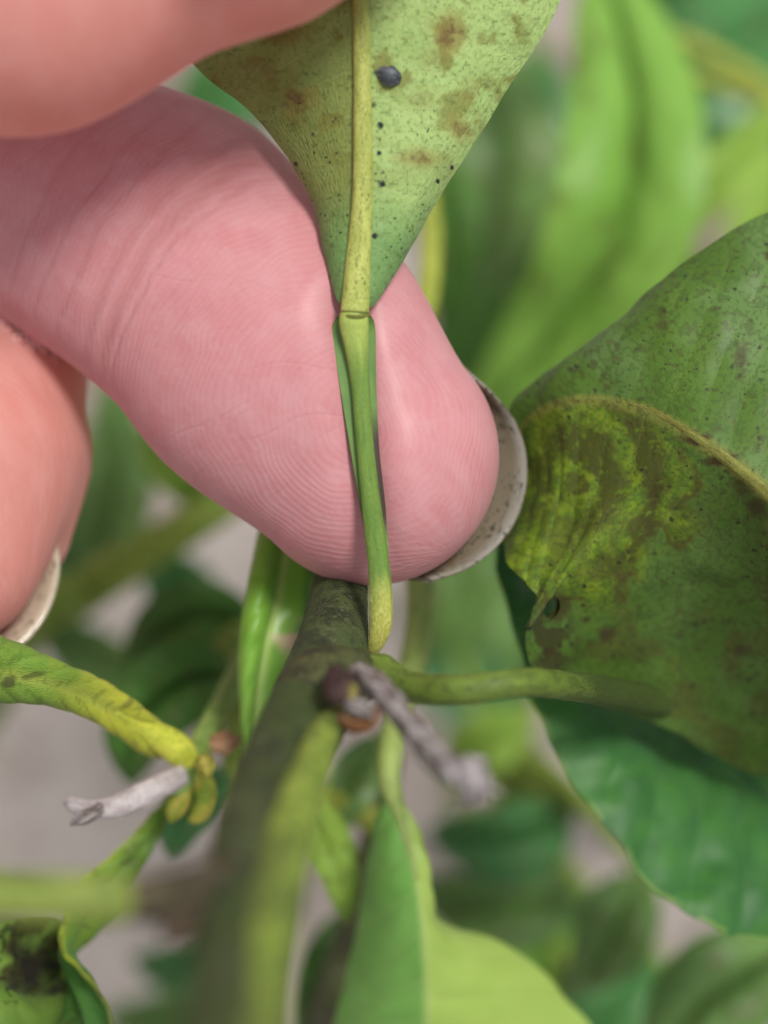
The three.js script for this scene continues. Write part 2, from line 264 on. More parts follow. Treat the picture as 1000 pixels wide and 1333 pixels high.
{ // the pinched leaf, seen from below
  const M = [[420, -720, 4], [452, -420, 4], [466, -180, 3], [470, 0, 2.2], [472, 130, 1.6], [472, 250, 1.2], [467, 330, 1.1], [462, 407, 1.2]];
  const L = [[416, -715, 3], [215, -430, -1], [150, -160, -3], [236, 58, -3.5], [330, 148, -3.2], [398, 240, -2.4], [424, 330, -0.6], [443, 396, 0.7]];
  const R = [[424, -715, 3], [720, -430, 1], [770, -140, 0], [724, 10, -1], [650, 132, -1.6], [580, 242, -1.6], [524, 338, -0.9], [482, 400, 0.6]];
  const g = blade({ L, M, R, nt: 150, ns: 60, bulge: [0.7, 1.0], wave: 0.35, waveSize: 6, thick: 0.35, seed: 3, vein: 0.1, veins: 15, toothed: 0.03 }), px = g.userData.spec.px;
  const r = rng(8), brown = [[578, 42, 20, 20, 0.95], [395, 130, 18, 16, 0.8], [590, 165, 17, 14, 0.7], [535, 205, 22, 9, 0.7], [380, 40, 32, 20, 0.45], [605, 118, 16, 12, 0.35], [330, 95, 40, 30, 0.35], [560, 75, 20, 12, 0.3], [540, 130, 22, 12, 0.25]], halo = brown.map(([x, y, rx, ry, k]) => [x, y, rx * 1.5, ry * 1.5, k]), dots = [[492, 164, 4, 5, 1], [490, 200, 3, 4, 1], [492, 240, 5, 5, 1], [562, 234, 4, 4, 1], [582, 216, 4, 4, 1], [393, 212, 5, 4, 0.9], [481, 308, 4, 4, 1], [478, 295, 3, 3, 1], [484, 138, 4, 4, 0.9], [494, 95, 9, 6, 0.9]];
  for (let i = 0; i < 60; i++) dots.push([400 + r() * 160, 130 + r() * 240, 1 + 1.6 * r(), 1 + 1.6 * r(), 0.8]);
  const map = colourTexture(1024, 1024, (u, v) => {
    const [x, y] = px(u, v), s = v * 2 - 1;
    let c = mix(lin(164, 194, 116), lin(186, 210, 134), fbm(x / 60, y / 60, 2));
    c = mix(c, lin(132, 140, 66), (s < 0 ? 0.75 : 0) * smooth(0, 0.05, -s) * (0.6 + 0.6 * fbm(x / 40, y / 40, 7)));  // darker olive left half: its shade beside the thumb, painted into the colour
    c = mix(c, lin(112, 158, 92), smooth(220, 330, y + 60 * (fbm(x / 40, y / 40, 9) - 0.5)) * 0.8);
    c = mix(c, lin(196, 206, 140), 0.22 * veinAt(u, s, 15, 3));
    c = mix(c, lin(128, 122, 52), 0.7 * smooth(0.55, 0.7, fbm(x / 26, y / 26, 21, 4)) * smooth(300, 100, y));
    c = mix(c, lin(112, 136, 70), 0.3 * speck(x, y, 4, 0.58, 4));
    c = mix(c, lin(80, 96, 50), 0.45 * speck(x, y, 4, 0.7, 14));
    c = mix(c, lin(118, 140, 70), 0.35 * smooth(0.035, 0.0, Math.abs(fbm(x / 9, y / 9, 61, 2) - 0.5)));
    c = mix(c, lin(158, 146, 72), 0.6 * spotted(x, y, halo, 25));
    c = mix(c, lin(120, 98, 60), (0.45 + 0.6 * smooth(0.4, 0.6, fbm(x / 6, y / 6, 71, 3))) * spotted(x, y, brown, 5));
    return mix(c, lin(34, 42, 44), spotted(x, y, dots, 9));
  });
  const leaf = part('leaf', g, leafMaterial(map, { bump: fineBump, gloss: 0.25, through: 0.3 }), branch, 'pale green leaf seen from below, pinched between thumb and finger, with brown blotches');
  const pale = stemMaterial(barkMap(lin(158, 168, 82), lin(176, 184, 96), lin(196, 200, 118), 41), 0.2);
  part('midrib', tube(M.map(([x, y, z], i) => [x, y, z + 0.2, [4, 16, 20, 22, 24, 27, 32, 37][i]]), { n: 110, m: 18, lumps: 0.03, seed: 17, squash: 0.75 }), pale, leaf);
  part('scale_insect', tube([[488, 94, 1.5, 9], [494, 95, 1.9, 16], [502, 98, 2.1, 25], [510, 100, 2.1, 27], [518, 102, 1.9, 18], [522, 103, 1.5, 5]], { n: 20, m: 14, lumps: 0.25, seed: 19, squash: 0.5 }), stemMaterial(barkMap(lin(54, 60, 66), lin(92, 100, 108), lin(150, 156, 160), 42), 0.3), leaf, 'small dark grey scale insect beside the midrib');
  // the stalk with its narrow wings
  const pm = [[463, 402, 1.2, 34], [461, 415, 1.3, 38], [462, 430, 1.1, 37], [465, 455, 0.9, 31], [469, 500, 0.7, 25], [476, 590, 0.7, 23], [485, 670, 0.4, 26], [493, 735, 0.2, 29], [496, 785, 0.2, 31], [495, 815, 0, 29], [489, 838, -0.4, 21], [482, 853, -1, 12], [476, 862, -2, 5]];
  const stalk = part('petiole', tube(pm, { n: 90, m: 22, lumps: 0.04, seed: 18, squash: 0.7, whole: true }), stemMaterial(colourTexture(512, 128, (w, v) => {
    const u = w * 2.4, a = v * 2 * Math.PI, x = Math.cos(a), y = Math.sin(a), n = fbm(x * 3, y * 3, u * 6, 4);
    let c = mix(lin(78, 114, 42), lin(120, 148, 62), n);
    c = mix(c, lin(168, 168, 78), smooth(1.6, 2.1, u + 0.4 * (n - 0.5))); c = mix(c, lin(160, 178, 88), smooth(0.5, 0.1, u + 0.3 * (n - 0.5)));
    return mix(c, lin(214, 214, 130), 0.5 * smooth(0.6, 0.7, noise(x * 14, y * 14, u * 60)) * smooth(1.7, 2.0, u));
  }), 0.2), branch, 'yellow-green stalk of the pinched leaf, running down the finger into the fork');
  const wg = blade({ L: [[450, 408, 0.9], [438, 415, 0.6], [433, 434, 0.3], [442, 500, 0.3], [456, 585, 0.2], [469, 660, 0.1], [480, 725, 0]], M: [[462, 408, 0.8], [461, 418, 0.6], [463, 440, 0.4], [470, 500, 0.3], [477, 590, 0.3], [486, 665, 0.2], [493, 730, 0.2]], R: [[474, 408, 0.8], [484, 413, 0.4], [489, 432, 0], [490, 500, 0], [494, 585, 0], [502, 660, 0], [506, 720, 0]], nt: 70, ns: 14, thick: 0.35, vein: 0, bulge: [-0.1, -0.1] });
  part('wing', wg, leafMaterial(colourTexture(256, 64, (u, v) => mix(mix(lin(84, 122, 60), lin(116, 148, 74), fbm(u * 20, v * 5, 4)), lin(70, 56, 50), v > 0.7 ? smooth(0.55, 0.65, u) * smooth(0.95, 0.85, u) : 0)), { through: 0.15, gloss: 0.4 }), stalk, 'narrow dark green wing along the stalk');
  part('joint_ring', tube([[443, 410, 1.0, 5], [452, 412, 1.75, 6], [462, 412.5, 2.0, 5], [472, 412, 1.75, 6], [480, 410, 1.0, 5]], { n: 20, m: 8, lumps: 0.3, seed: 3 }), stemMaterial(barkMap(lin(112, 120, 54), lin(138, 146, 68), lin(170, 174, 92), 9), 0.1), stalk);
}
{ // the large spotted leaf on the right
  const M = [[661, 640, -12], [676, 566, -11], [698, 538, -9], [736, 522, -6.5], [788, 520, -5], [850, 537, -3], [902, 568, -1], [950, 602, 0], [1000, 644, 1], [1110, 740, 3], [1240, 860, 4]];
  const L = [[659, 632, -12.2], [670, 552, -12.5], [722, 492, -12], [786, 434, -10], [860, 374, -8], [930, 320, -8], [1000, 280, -9], [1110, 262, -10], [1240, 400, -8], [1245, 850, 4]];
  const R = [[658, 650, -12], [657, 700, -11.5], [676, 742, -8], [690, 762, -7], [702, 781, -6.5], [692, 802, -6], [685, 828, -6], [696, 872, -9], [772, 912, -14], [880, 948, -17], [1020, 1012, -17], [1240, 870, 2]];
  const hole = [722, 796, 12, 15];
  const g = blade({ L, M, R, nt: 220, ns: 130, bulge: [1.4, -1.2], wave: 1.0, waveSize: 7, thick: 0.4, hole, seed: 6, vein: 0.12, veins: 13 }), px = g.userData.spec.px;
  const r = rng(18), brown = [[962, 480, 11, 20, 0.7], [970, 440, 6, 14, 0.4], [870, 440, 10, 8, 0.6], [905, 572, 20, 9, 1], [940, 598, 24, 9, 1], [968, 628, 18, 18, 0.7], [985, 660, 14, 20, 0.8], [792, 836, 14, 12, 0.9], [998, 352, 9, 9, 1], [930, 420, 6, 5, 0.6], [768, 815, 6, 5, 0.9], [715, 850, 9, 6, 0.8], [960, 860, 14, 10, 0.6], [850, 640, 16, 36, 0.5], [846, 700, 14, 30, 0.55], [870, 425, 6, 10, 0.6], [846, 468, 10, 6, 0.4]], dots = [];
  for (let i = 0; i < 320; i++) { const k = 1.1 + 2.8 * Math.pow(r(), 3); dots.push([690 + r() * 310, 310 + r() * 590, k, k, 0.5 + 0.5 * r()]); }
  const map = colourTexture(1024, 1024, (u, v) => {
    const [x, y] = px(u, v), s = v * 2 - 1;
    let c = mix(lin(70, 104, 28), lin(92, 124, 44), fbm(x / 50, y / 50, 3));
    c = mix(c, lin(112, 142, 86), 0.5 * smooth(0.45, 0.65, fbm(x / 90, y / 90, 31)) * (s < 0 ? 1 : 0.3));
    if (s > 0) {
      const dx = (x - 752) / 130, dy = (y - 655) / 140, e = Math.hypot(dx, dy) + 0.75 * (fbm(x / 50, y / 50, 8, 4) - 0.5);    // the yellowed patch with its brown rings
      const yellow = smooth(1.2, 0.85, e);
      c = mix(c, mix(lin(98, 128, 22), lin(128, 152, 34), smooth(0.3, 0.7, fbm(x / 10, y / 10, 12))), yellow * (0.7 + 0.3 * smooth(0.3, 0.6, fbm(x / 20, y / 20, 33))));
      const rx = x - 738, ry = (y - 628) / 1.1, rho = Math.hypot(rx, ry) + 40 * (fbm(x / 30, y / 30, 4, 4) - 0.5), side = smooth(-0.6, 0.5, rx / (Math.hypot(rx, ry) + 1) - 0.6 * ry / (Math.hypot(rx, ry) + 1));
      const ring = smooth(14, 6, rho) * 0.6 + smooth(24, 44, rho) * smooth(84, 58, rho) * (0.5 + 0.5 * side) + smooth(90, 108, rho) * smooth(142, 118, rho) * (0.15 + 0.85 * side);
      c = mix(c, lin(78, 86, 22), clamp(1.45 * ring * yellow * smooth(0.1, 0.6, fbm(x / 9, y / 9, 5, 4))));
      c = mix(c, lin(84, 76, 26), 0.8 * smooth(0.1, 0.0, Math.abs(e - 1.02)) * smooth(0.4, 0.6, fbm(x / 30, y / 30, 44)));
    }
    c = mix(c, lin(90, 86, 36), 0.55 * smooth(0.5, 0.68, fbm(x / 34, y / 34, 22, 4)) * smooth(500, 860, y));
    c = mix(c, lin(138, 142, 64), 0.7 * smooth(0.05, 0.01, Math.abs(s)));
    c = mix(c, lin(138, 160, 84), 0.15 * veinAt(u, s, 13, 6));
    c = mix(c, lin(60, 84, 30), 0.3 * smooth(0.035, 0.0, Math.abs(fbm(x / 8, y / 8, 61, 2) - 0.5)));
    c = mix(c, lin(62, 84, 34), 0.4 * speck(x, y, 4.5, 0.56, 4)); c = mix(c, lin(70, 62, 30), 0.4 * speck(x, y, 6, 0.66, 14));
    c = mix(c, lin(66, 48, 26), 0.95 * spotted(x, y, brown, 5));
    const hx = Math.hypot(x - hole[0], y - hole[1]); c = mix(c, lin(64, 56, 24), 0.8 * smooth(34, 14, hx + 16 * (fbm(x / 10, y / 10, 3) - 0.5)));
    c = mix(c, lin(60, 54, 28), 0.8 * smooth(0.42, 0.56, fbm(x / 16, y / 16, 54, 3)) * smooth(60, 20, Math.hypot(x - 712, y - 838)));
    return mix(c, lin(44, 40, 26), spotted(x, y, dots, 9));
  });
  const leaf = part('leaf', g, leafMaterial(map, { bump: fineBump, gloss: 0.4, glossRough: 0.42, through: 0.25, bumpScale: 0.0001 }), branch, 'large dull green leaf with a yellow ringed patch, black specks and a small hole');
  part('midrib', tube(M.slice(1).map(([x, y, z], i) => [x, y, z - 0.2, [4, 8, 12, 16, 18, 20, 22, 24, 30, 34][i]]), { n: 80, m: 14, lumps: 0.06, seed: 27, squash: 0.7 }), stemMaterial(barkMap(lin(112, 112, 46), lin(132, 134, 60), lin(148, 150, 80), 43), 0.15), leaf);
  part('petiole', tube([[455, 900, 3, 50], [492, 872, 3, 44], [530, 893, 5, 42], [600, 898, 8, 40], [680, 888, 7, 38], [740, 893, 0, 38], [800, 902, -9, 40], [870, 916, -17, 42], [960, 930, -21, 42], [1080, 930, -17, 44], [1245, 865, 2, 40]], { n: 90, m: 20, lumps: 0.04, seed: 28, whole: true }), stemMaterial(barkMap(lin(84, 104, 36), lin(100, 122, 44), lin(120, 138, 56), 44, { colour: lin(58, 74, 30), at: (v, u) => 0.9 * smooth(0.2, 0.36, u + 0.1 * (fbm(u * 30, v * 4, 4) - 0.5)) }, 5), 0.2), branch, 'green leaf stalk curving from the fork to the spotted leaf');
}
// a leaf of the usual outline along a midrib; width in photo pixels, lift of its two edges in mm
function outline(M, width, lift = [0, 0], skew = 1) {
  const c = spline(M, 10), L = [], R = [];
  for (let i = 0; i <= 10; i++) {
    const t = i / 10, a = c[Math.max(0, i - 1)], b = c[Math.min(10, i + 1)], dx = b[0] - a[0], dy = b[1] - a[1], l = Math.hypot(dx, dy) || 1, w = width / 2 * Math.pow(Math.sin(Math.PI * Math.pow(t, 0.85)), 0.8) + 1, k = w / width * 2;
    L.push([c[i][0] + dy / l * w, c[i][1] - dx / l * w, c[i][2] + lift[0] * k]); R.push([c[i][0] - dy / l * w * skew, c[i][1] + dx / l * w * skew, c[i][2] + lift[1] * k]);
  }
  return { L, M: c, R };
}
const greens = [[lin(96, 148, 48), lin(124, 172, 74)], [lin(46, 102, 46), lin(78, 134, 70)], [lin(138, 178, 58), lin(170, 202, 94)], [lin(84, 124, 56), lin(116, 150, 80)], [lin(54, 96, 34), lin(82, 124, 50)], [lin(108, 160, 50), lin(150, 194, 88)]].map(([a, b], i) => leafMaterial(colourTexture(256, 256, (u, v) => {
  const s = v * 2 - 1; let c = mix(a, b, fbm(u * 9, v * 5, i * 3 + 1)); c = mix(c, mix(b, [1, 1, 0.6], 0.15), 0.5 * smooth(0.05, 0.01, Math.abs(s))); c = mix(c, b, 0.4 * veinAt(u, s, 9, i)); return mix(c, lin(90, 84, 40), 0.5 * speck(u * 100, v * 60, 6, 0.66, i));
}), { gloss: [0.35, 0.7, 0.3, 0.6, 0.3, 0.5][i], glossRough: [0.4, 0.34, 0.45, 0.36, 0.45, 0.42][i], through: [0.35, 0.15, 0.4, 0.2, 0.2, 0.3][i] }));
function simpleLeaf(parent, M, width, kind, { lift = [2, 2], bulge = [1, 1], wave = 0.8, label, skew = 1, stalk } = {}) {
  const leaf = part('leaf', blade({ ...outline(M, width, lift, skew), nt: 36, ns: 18, bulge, wave, waveSize: 12, seed: M[0][0] * 0.37 % 50, vein: 0.25, veins: 8 }), greens[kind], parent, label);
  if (stalk) part('petiole', tube([...stalk, [M[0][0], M[0][1], M[0][2], 16], [...M[1], 8]], { n: 24, m: 10, lumps: 0.05 }), kind === 2 ? yellowStem : greenStem, leaf);
  return leaf;
}
{ // on the same branch, lower: the folded light leaf and the leaf behind the stem
  const g = blade({ L: [[506, 1020, -20], [490, 1062, -21], [478, 1122, -22], [465, 1200, -24], [450, 1280, -26], [432, 1350, -28], [410, 1460, -32], [430, 1640, -40]], M: [[508, 1018, -20], [526, 1080, -19], [543, 1146, -18], [552, 1216, -18], [556, 1290, -19], [556, 1350, -20], [550, 1480, -24], [500, 1660, -40]], R: [[510, 1020, -20], [528, 1076, -20], [545, 1140, -20], [560, 1192, -22], [652, 1228, -24], [728, 1290, -25], [772, 1400, -28], [560, 1660, -40]], nt: 90, ns: 40, bulge: [0.8, 0.8], wave: 0.6, waveSize: 9, seed: 4, vein: 0.3, veins: 9 });
  const map = colourTexture(512, 512, (u, v) => {
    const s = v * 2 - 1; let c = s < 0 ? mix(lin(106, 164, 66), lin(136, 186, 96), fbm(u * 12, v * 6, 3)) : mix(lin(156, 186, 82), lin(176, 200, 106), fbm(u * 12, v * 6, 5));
    c = mix(c, lin(174, 194, 112), 0.6 * smooth(0.06, 0.01, Math.abs(s))); return mix(c, lin(188, 206, 128), 0.25 * veinAt(u, s, 9, 4));
  });
  const leaf = part('leaf', g, leafMaterial(map, { through: 0.35, gloss: 0.4 }), branch, 'light green leaf folded along its midrib at the bottom edge, right half paler');
  part('petiole', tube([[505, 560, -38, 44], [535, 680, -34, 42], [548, 770, -30, 40], [540, 850, -27, 38], [520, 920, -24, 36], [508, 980, -21, 34], [508, 1020, -20, 30], [526, 1080, -19, 14], [543, 1146, -18, 8]], { n: 60, m: 14, lumps: 0.04, seed: 8 }), stemMaterial(barkMap(lin(130, 152, 74), lin(152, 170, 92), lin(174, 186, 112), 47), 0.2), leaf);
  const g2 = blade({ L: [[400, 520, -24], [362, 620, -20], [336, 700, -16], [321, 770, -13], [312, 830, -12], [311, 890, -12], [318, 960, -13], [332, 1020, -15]], M: [[402, 520, -24], [388, 630, -20], [372, 700, -16], [358, 780, -13], [344, 840, -12], [334, 900, -12], [330, 960, -13], [333, 1022, -15]], R: [[404, 520, -24], [432, 630, -22], [430, 700, -19], [418, 770, -17], [400, 830, -16], [378, 900, -16], [352, 970, -16], [334, 1024, -15]], nt: 80, ns: 30, bulge: [1.2, 1.4], wave: 0.5, waveSize: 6, seed: 5, vein: 0.25, veins: 9 }), px = g2.userData.spec.px;
  const map2 = colourTexture(512, 256, (u, v) => {
    const [x, y] = px(u, v), s = v * 2 - 1; let c = mix(lin(112, 166, 46), lin(146, 192, 78), fbm(x / 26, y / 26, 3)); c = mix(c, lin(196, 218, 134), 0.6 * smooth(0.12, 0.02, Math.abs(s)));
    c = mix(c, lin(66, 128, 54), 0.7 * smooth(0.25, 0.4, s) * smooth(0.8, 0.6, s));
    return mix(c, lin(206, 180, 150), spotted(x, y, [[372, 832, 24, 22, 1], [390, 810, 16, 14, 0.9], [394, 770, 12, 26, 0.5]], 6));
  });
  part('leaf', g2, leafMaterial(map2, { through: 0.35, gloss: 0.6, glossRough: 0.3 }), branch, 'bright green leaf with a beige dead patch close behind the branch');
}

// ------------------------------------------------------------------ the twig on the left, a little behind
const twig = thing('citrus_twig', 'thin twig on the left with a yellow-green leaf, yellow buds and a grey withered stalk', 'twig', at(330, 840, -26));
{
  part('stem', tube([[420, 640, -40, 30], [368, 780, -32, 30], [325, 850, -26, 30], [290, 915, -21, 30], [262, 968, -17, 34], [248, 1000, -15, 36], [226, 1036, -14, 24]], { n: 50, m: 16, lumps: 0.06, seed: 51 }), stemMaterial(barkMap(lin(112, 140, 62), lin(136, 158, 82), lin(160, 174, 100), 49), 0.15), twig);
  const gA = blade({ L: [[-190, 800, 6], [-60, 812, 1], [0, 834, -2], [62, 862, -4], [112, 888, -7], [160, 915, -10], [200, 940, -13], [238, 966, -15]], M: [[-190, 880, 6], [-60, 876, 2], [0, 876, -1], [62, 888, -3], [112, 905, -6], [155, 930, -9], [192, 955, -12], [238, 976, -15]], R: [[-190, 960, 3], [-60, 922, 0], [0, 913, -3], [50, 911, -5], [108, 925, -8], [154, 950, -11], [186, 976, -13.5], [226, 990, -15]], nt: 80, ns: 30, bulge: [0.8, 0.5], wave: 0.5, waveSize: 6, seed: 12, vein: 0.2, veins: 10, thick: 0.45 }), px = gA.userData.spec.px;
  const mapA = colourTexture(512, 256, (u, v) => {
    const [x, y] = px(u, v), s = v * 2 - 1; let c = mix(lin(110, 150, 52), lin(142, 174, 70), fbm(x / 30, y / 22, 3)); c = mix(c, mix(lin(186, 196, 56), lin(208, 208, 78), fbm(x / 14, y / 14, 8)), smooth(50, 140, x + 60 * (fbm(x / 18, y / 18, 6) - 0.5)));
    c = mix(c, lin(172, 184, 80), 0.6 * smooth(0.2, 0.05, Math.abs(s))); c = mix(c, lin(66, 60, 40), spotted(x, y, [[132, 897, 12, 6, 0.9], [8, 882, 14, 5, 0.8], [40, 880, 12, 3, 0.6], [150, 920, 5, 5, 0.5]], 3));
    return mix(c, lin(90, 114, 40), 0.35 * speck(x, y, 5, 0.64, 5));
  });
  part('leaf', gA, leafMaterial(mapA, { through: 0.3, gloss: 0.35, bump: fineBump }), twig, 'yellow-green leaf turning yellow towards its stalk, below the curled finger');
  part('petiole', tube([[150, 926, -8.5, 14], [184, 946, -11, 28], [212, 962, -12.5, 38], [232, 976, -13.5, 40], [246, 992, -14.5, 32], [252, 1002, -15, 18]], { n: 40, m: 16, lumps: 0.08, seed: 53, squash: 0.7, whole: true }), stemMaterial(barkMap(lin(176, 186, 56), lin(202, 204, 74), lin(214, 212, 104), 53), 0.1), twig, 'swollen yellow leaf stalk');
  const st = part('withered_stalk', tube([[238, 1008, -14, 26], [212, 1022, -13, 32], [180, 1038, -12, 34], [148, 1050, -11, 28], [118, 1052, -10, 22], [94, 1046, -10, 20], [84, 1046, -10, 8]], { n: 50, m: 16, lumps: 0.16, seed: 54 }), stemMaterial(barkMap(lin(182, 170, 170), lin(208, 198, 198), lin(226, 218, 218), 55), 0, 0.0003), twig, 'pale grey withered flower stalk pointing left');
  part('scale', tube([[128, 1052, -10, 20], [112, 1064, -9, 20], [98, 1070, -9, 12], [92, 1074, -9, 4]], { n: 14, m: 10, lumps: 0.2, seed: 2 }), stubMaterial, st);
  bud([[246, 1002, -15, 28], [262, 1016, -15, 30], [267, 1040, -15, 26], [259, 1060, -15, 24], [246, 1068, -15, 8]], stemMaterial(barkMap(lin(120, 150, 44), lin(186, 180, 70), lin(200, 160, 90), 56), 0.1), twig, { label: 'curved yellow bud' });
  bud([[246, 1012, -15, 20], [236, 1036, -14.5, 28], [227, 1056, -14, 24], [222, 1070, -14, 7]], stemMaterial(barkMap(lin(120, 146, 44), lin(170, 160, 66), lin(190, 110, 70), 57), 0.1), twig, { label: 'orange tipped bud' });
  bud([[258, 998, -13, 14], [266, 992, -12, 22], [270, 1000, -11, 20], [270, 1012, -11, 6]], budPale, twig);
  bud([[268, 972, -17, 20], [284, 968, -17, 28], [300, 966, -17, 26], [312, 962, -17, 8]], stemMaterial(barkMap(lin(150, 110, 80), lin(186, 142, 108), lin(206, 170, 140), 58), 0.1), twig, { label: 'beige bud on the right of the twig' });
  const back = (q) => q.map(([x, y, z]) => [x, y, z - 7]);
  const gB = blade({ L: back([[222, 1036, -13], [196, 1058, -12], [172, 1084, -11], [140, 1118, -10], [104, 1150, -8], [80, 1192, -5], [76, 1234, -2], [100, 1264, -1], [126, 1292, -1], [143, 1328, 0], [150, 1400, 1], [120, 1520, 2]]), M: back([[226, 1038, -13], [206, 1060, -12.5], [186, 1088, -12], [160, 1124, -11], [128, 1162, -10], [100, 1205, -8], [79, 1238, -5], [88, 1270, -4.5], [102, 1300, -3], [112, 1335, -2], [112, 1400, 0], [110, 1522, 2]]), R: back([[230, 1042, -13], [214, 1062, -13], [196, 1090, -13], [184, 1124, -12.5], [160, 1170, -12], [124, 1212, -11], [84, 1242, -9], [78, 1280, -7], [76, 1315, -5], [76, 1350, -4], [74, 1410, 0], [100, 1524, 2]]), nt: 110, ns: 30, bulge: [0.6, 0.6], wave: 0.4, waveSize: 6, seed: 15, vein: 0.2, veins: 12 });
  part('leaf', gB, leafMaterial(colourTexture(512, 128, (u, v) => { const s = v * 2 - 1; let c = mix(lin(104, 150, 42), lin(138, 172, 60), fbm(u * 14, v * 4, 5)); c = mix(c, lin(78, 138, 66), smooth(0.48, 0.6, u) * (0.75)); c = mix(c, lin(170, 190, 60), smooth(0.8, 0.98, Math.abs(s))); return mix(c, lin(80, 84, 36), 0.5 * speck(u * 200, v * 50, 6, 0.64, 3)); }), { through: 0.4, gloss: 0.45 }), twig, 'narrow twisted green leaf hanging down to the bottom edge');
  const gC = blade({ L: back([[-200, 1330, 4], [-60, 1226, -1], [0, 1202, -5], [42, 1192, -8], [78, 1196, -10], [88, 1236, -11]]), M: back([[-200, 1360, 4], [-60, 1300, 2], [0, 1288, 0], [40, 1300, -3], [70, 1276, -8], [88, 1240, -11]]), R: back([[-200, 1470, 2], [-60, 1430, 2], [0, 1400, 2], [50, 1370, 0], [82, 1312, -6], [89, 1246, -11]]), nt: 70, ns: 40, bulge: [-1.4, 0.8], wave: 0.8, waveSize: 6, seed: 16, vein: 0.15, veins: 8 }), pc = gC.userData.spec.px;
  part('leaf', gC, leafMaterial(colourTexture(512, 512, (u, v) => { const [x, y] = pc(u, v); let c = mix(lin(92, 128, 44), lin(122, 152, 66), fbm(x / 30, y / 30, 4)); c = mix(c, lin(64, 70, 26), smooth(0.42, 0.6, fbm(x / 24, y / 24, 9)) * smooth(1310, 1280, y)); c = mix(c, lin(36, 32, 22), spotted(x, y, [[52, 1262, 30, 46, 1], [30, 1230, 20, 16, 0.8], [62, 1300, 18, 16, 0.9]], 4)); return mix(c, lin(24, 24, 16), 0.85 * speck(x, y, 7, 0.62, 5) * smooth(1330, 1280, y)); }), { through: 0.25, gloss: 0.3 }), twig, 'olive leaf with a large black patch in the bottom left corner');
}

// ------------------------------------------------------------------ the hand
const chains = { index: [], thumb: [], middle: [], ring: [], little: [], palm: [] };
{
  const chain = (name, pts, flat = 1) => { for (let i = 0; i + 1 < pts.length; i++) { const [ax, ay, az, ar] = pts[i], [bx, by, bz, br] = pts[i + 1], k = (z) => (D - z) / D * S; chains[name].push({ a: pxmm(ax, ay, az), b: pxmm(bx, by, bz), ra: ar * k(az), rb: br * k(bz), flat }); } };
  chain('index', [[482, 594, -6.6, 168], [362, 462, -6.9, 190], [216, 322, -8.9, 180], [-20, 200, -10.5, 182], [-260, 70, -14, 190], [-1060, -100, -14, 205]], 0.74);
  chain('thumb', [[440, -226, 11, 165], [330, -186, 11, 205], [20, -76, 11.5, 236], [-260, -62, 12, 228], [-720, 60, 9, 240], [-1500, 380, 0, 300]], 0.92);
  chain('middle', [[-60, 734, -10, 103], [-60, 690, -10.5, 107], [-54, 600, -12, 152], [-70, 480, -17, 172], [-120, 330, -26, 168], [-400, 30, -36, 185], [-1080, 260, -16, 205]], 0.95);
  chains.middle.push({ a: pxmm(82, 590, -15), b: pxmm(74, 722, -14.5), ra: 1.2, rb: 0.4, flat: 1 });      // the fold of skin beside the nail
  chain('ring', [[-470, 960, -22, 140], [-430, 700, -34, 155], [-560, 440, -40, 175], [-1130, 600, -15, 200]]);
  chain('little', [[-680, 1290, -18, 120], [-640, 1090, -28, 135], [-760, 870, -34, 150], [-1190, 920, -12, 180]]);
  chain('palm', [[-1060, -100, -14, 215], [-1080, 260, -16, 235], [-1130, 600, -15, 230], [-1190, 920, -12, 210]]);
  for (const [x, y, z] of [[-1060, -100, -14], [-1080, 260, -16], [-1130, 600, -15], [-1190, 920, -12]]) chain('palm', [[x, y, z, 215], [-2350, 700 + (y - 400) * 0.25, -8, 260]]);
  chain('palm', [[-1500, 380, 0, 300], [-2350, 640, -8, 280]]);
  chain('palm', [[-2350, 600, -8, 300], [-2700, 780, -10, 290], [-3700, 1080, -14, 400]]); chain('palm', [[-2350, 820, -8, 290], [-2700, 960, -10, 280], [-3700, 1250, -14, 380]]);
}
const fingerNames = ['index', 'thumb', 'middle', 'ring', 'little'];
const bone = (c, x, y, z) => {
  const [ax, ay, az] = c.a, ux = c.b[0] - ax, uy = c.b[1] - ay, uz = c.b[2] - az, px = x - ax, py = y - ay, pz = z - az, h = clamp((px * ux + py * uy + pz * uz) / (ux * ux + uy * uy + uz * uz));
  const qx = px - h * ux, qy = py - h * uy, qz = (pz - h * uz) / c.flat;
  return Math.sqrt(qx * qx + qy * qy + qz * qz) - (c.ra + (c.rb - c.ra) * h);
};
const smin = (a, b, k) => { const h = clamp(0.5 + 0.5 * (b - a) / k); return b + (a - b) * h - k * h * (1 - h); };
const stalkLine = [[462, 402], [463, 440], [470, 500], [477, 590], [486, 670], [493, 735], [496, 785]].map(([x, y]) => pxmm(x, y, 0));
function fieldOf(name, x, y, z) {
  let f = 1e3; for (const c of chains[name]) f = smin(f, bone(c, x, y, z), 3);
  if (name === 'index' && z > -8) {                           // the stalk presses into the pad
    let d = 1e3; for (let i = 0; i + 1 < stalkLine.length; i++) { const [ax, ay] = stalkLine[i], [bx, by] = stalkLine[i + 1], t = clamp(((x - ax) * (bx - ax) + (y - ay) * (by - ay)) / ((bx - ax) ** 2 + (by - ay) ** 2)); d = Math.min(d, Math.hypot(x - ax - t * (bx - ax), y - ay - t * (by - ay))); }
    f += smooth(-6, 0, z) * (1.0 * Math.exp(-d * d / 1.4) - 0.22 * Math.exp(-((d - 3) ** 2) / 2.2));
  }
  return f;
}
function hand(x, y, z) {
  let palm = 1e3; for (const c of chains.palm) palm = smin(palm, bone(c, x, y, z), 7);
  let f = 1e3;
  for (const n of fingerNames) { const a = fieldOf(n, x, y, z); f = Math.min(f, x < -22 ? smin(a, palm, 6 * smooth(-22, -50, x) + 0.01) : a); }
  return Math.min(f, palm);
}
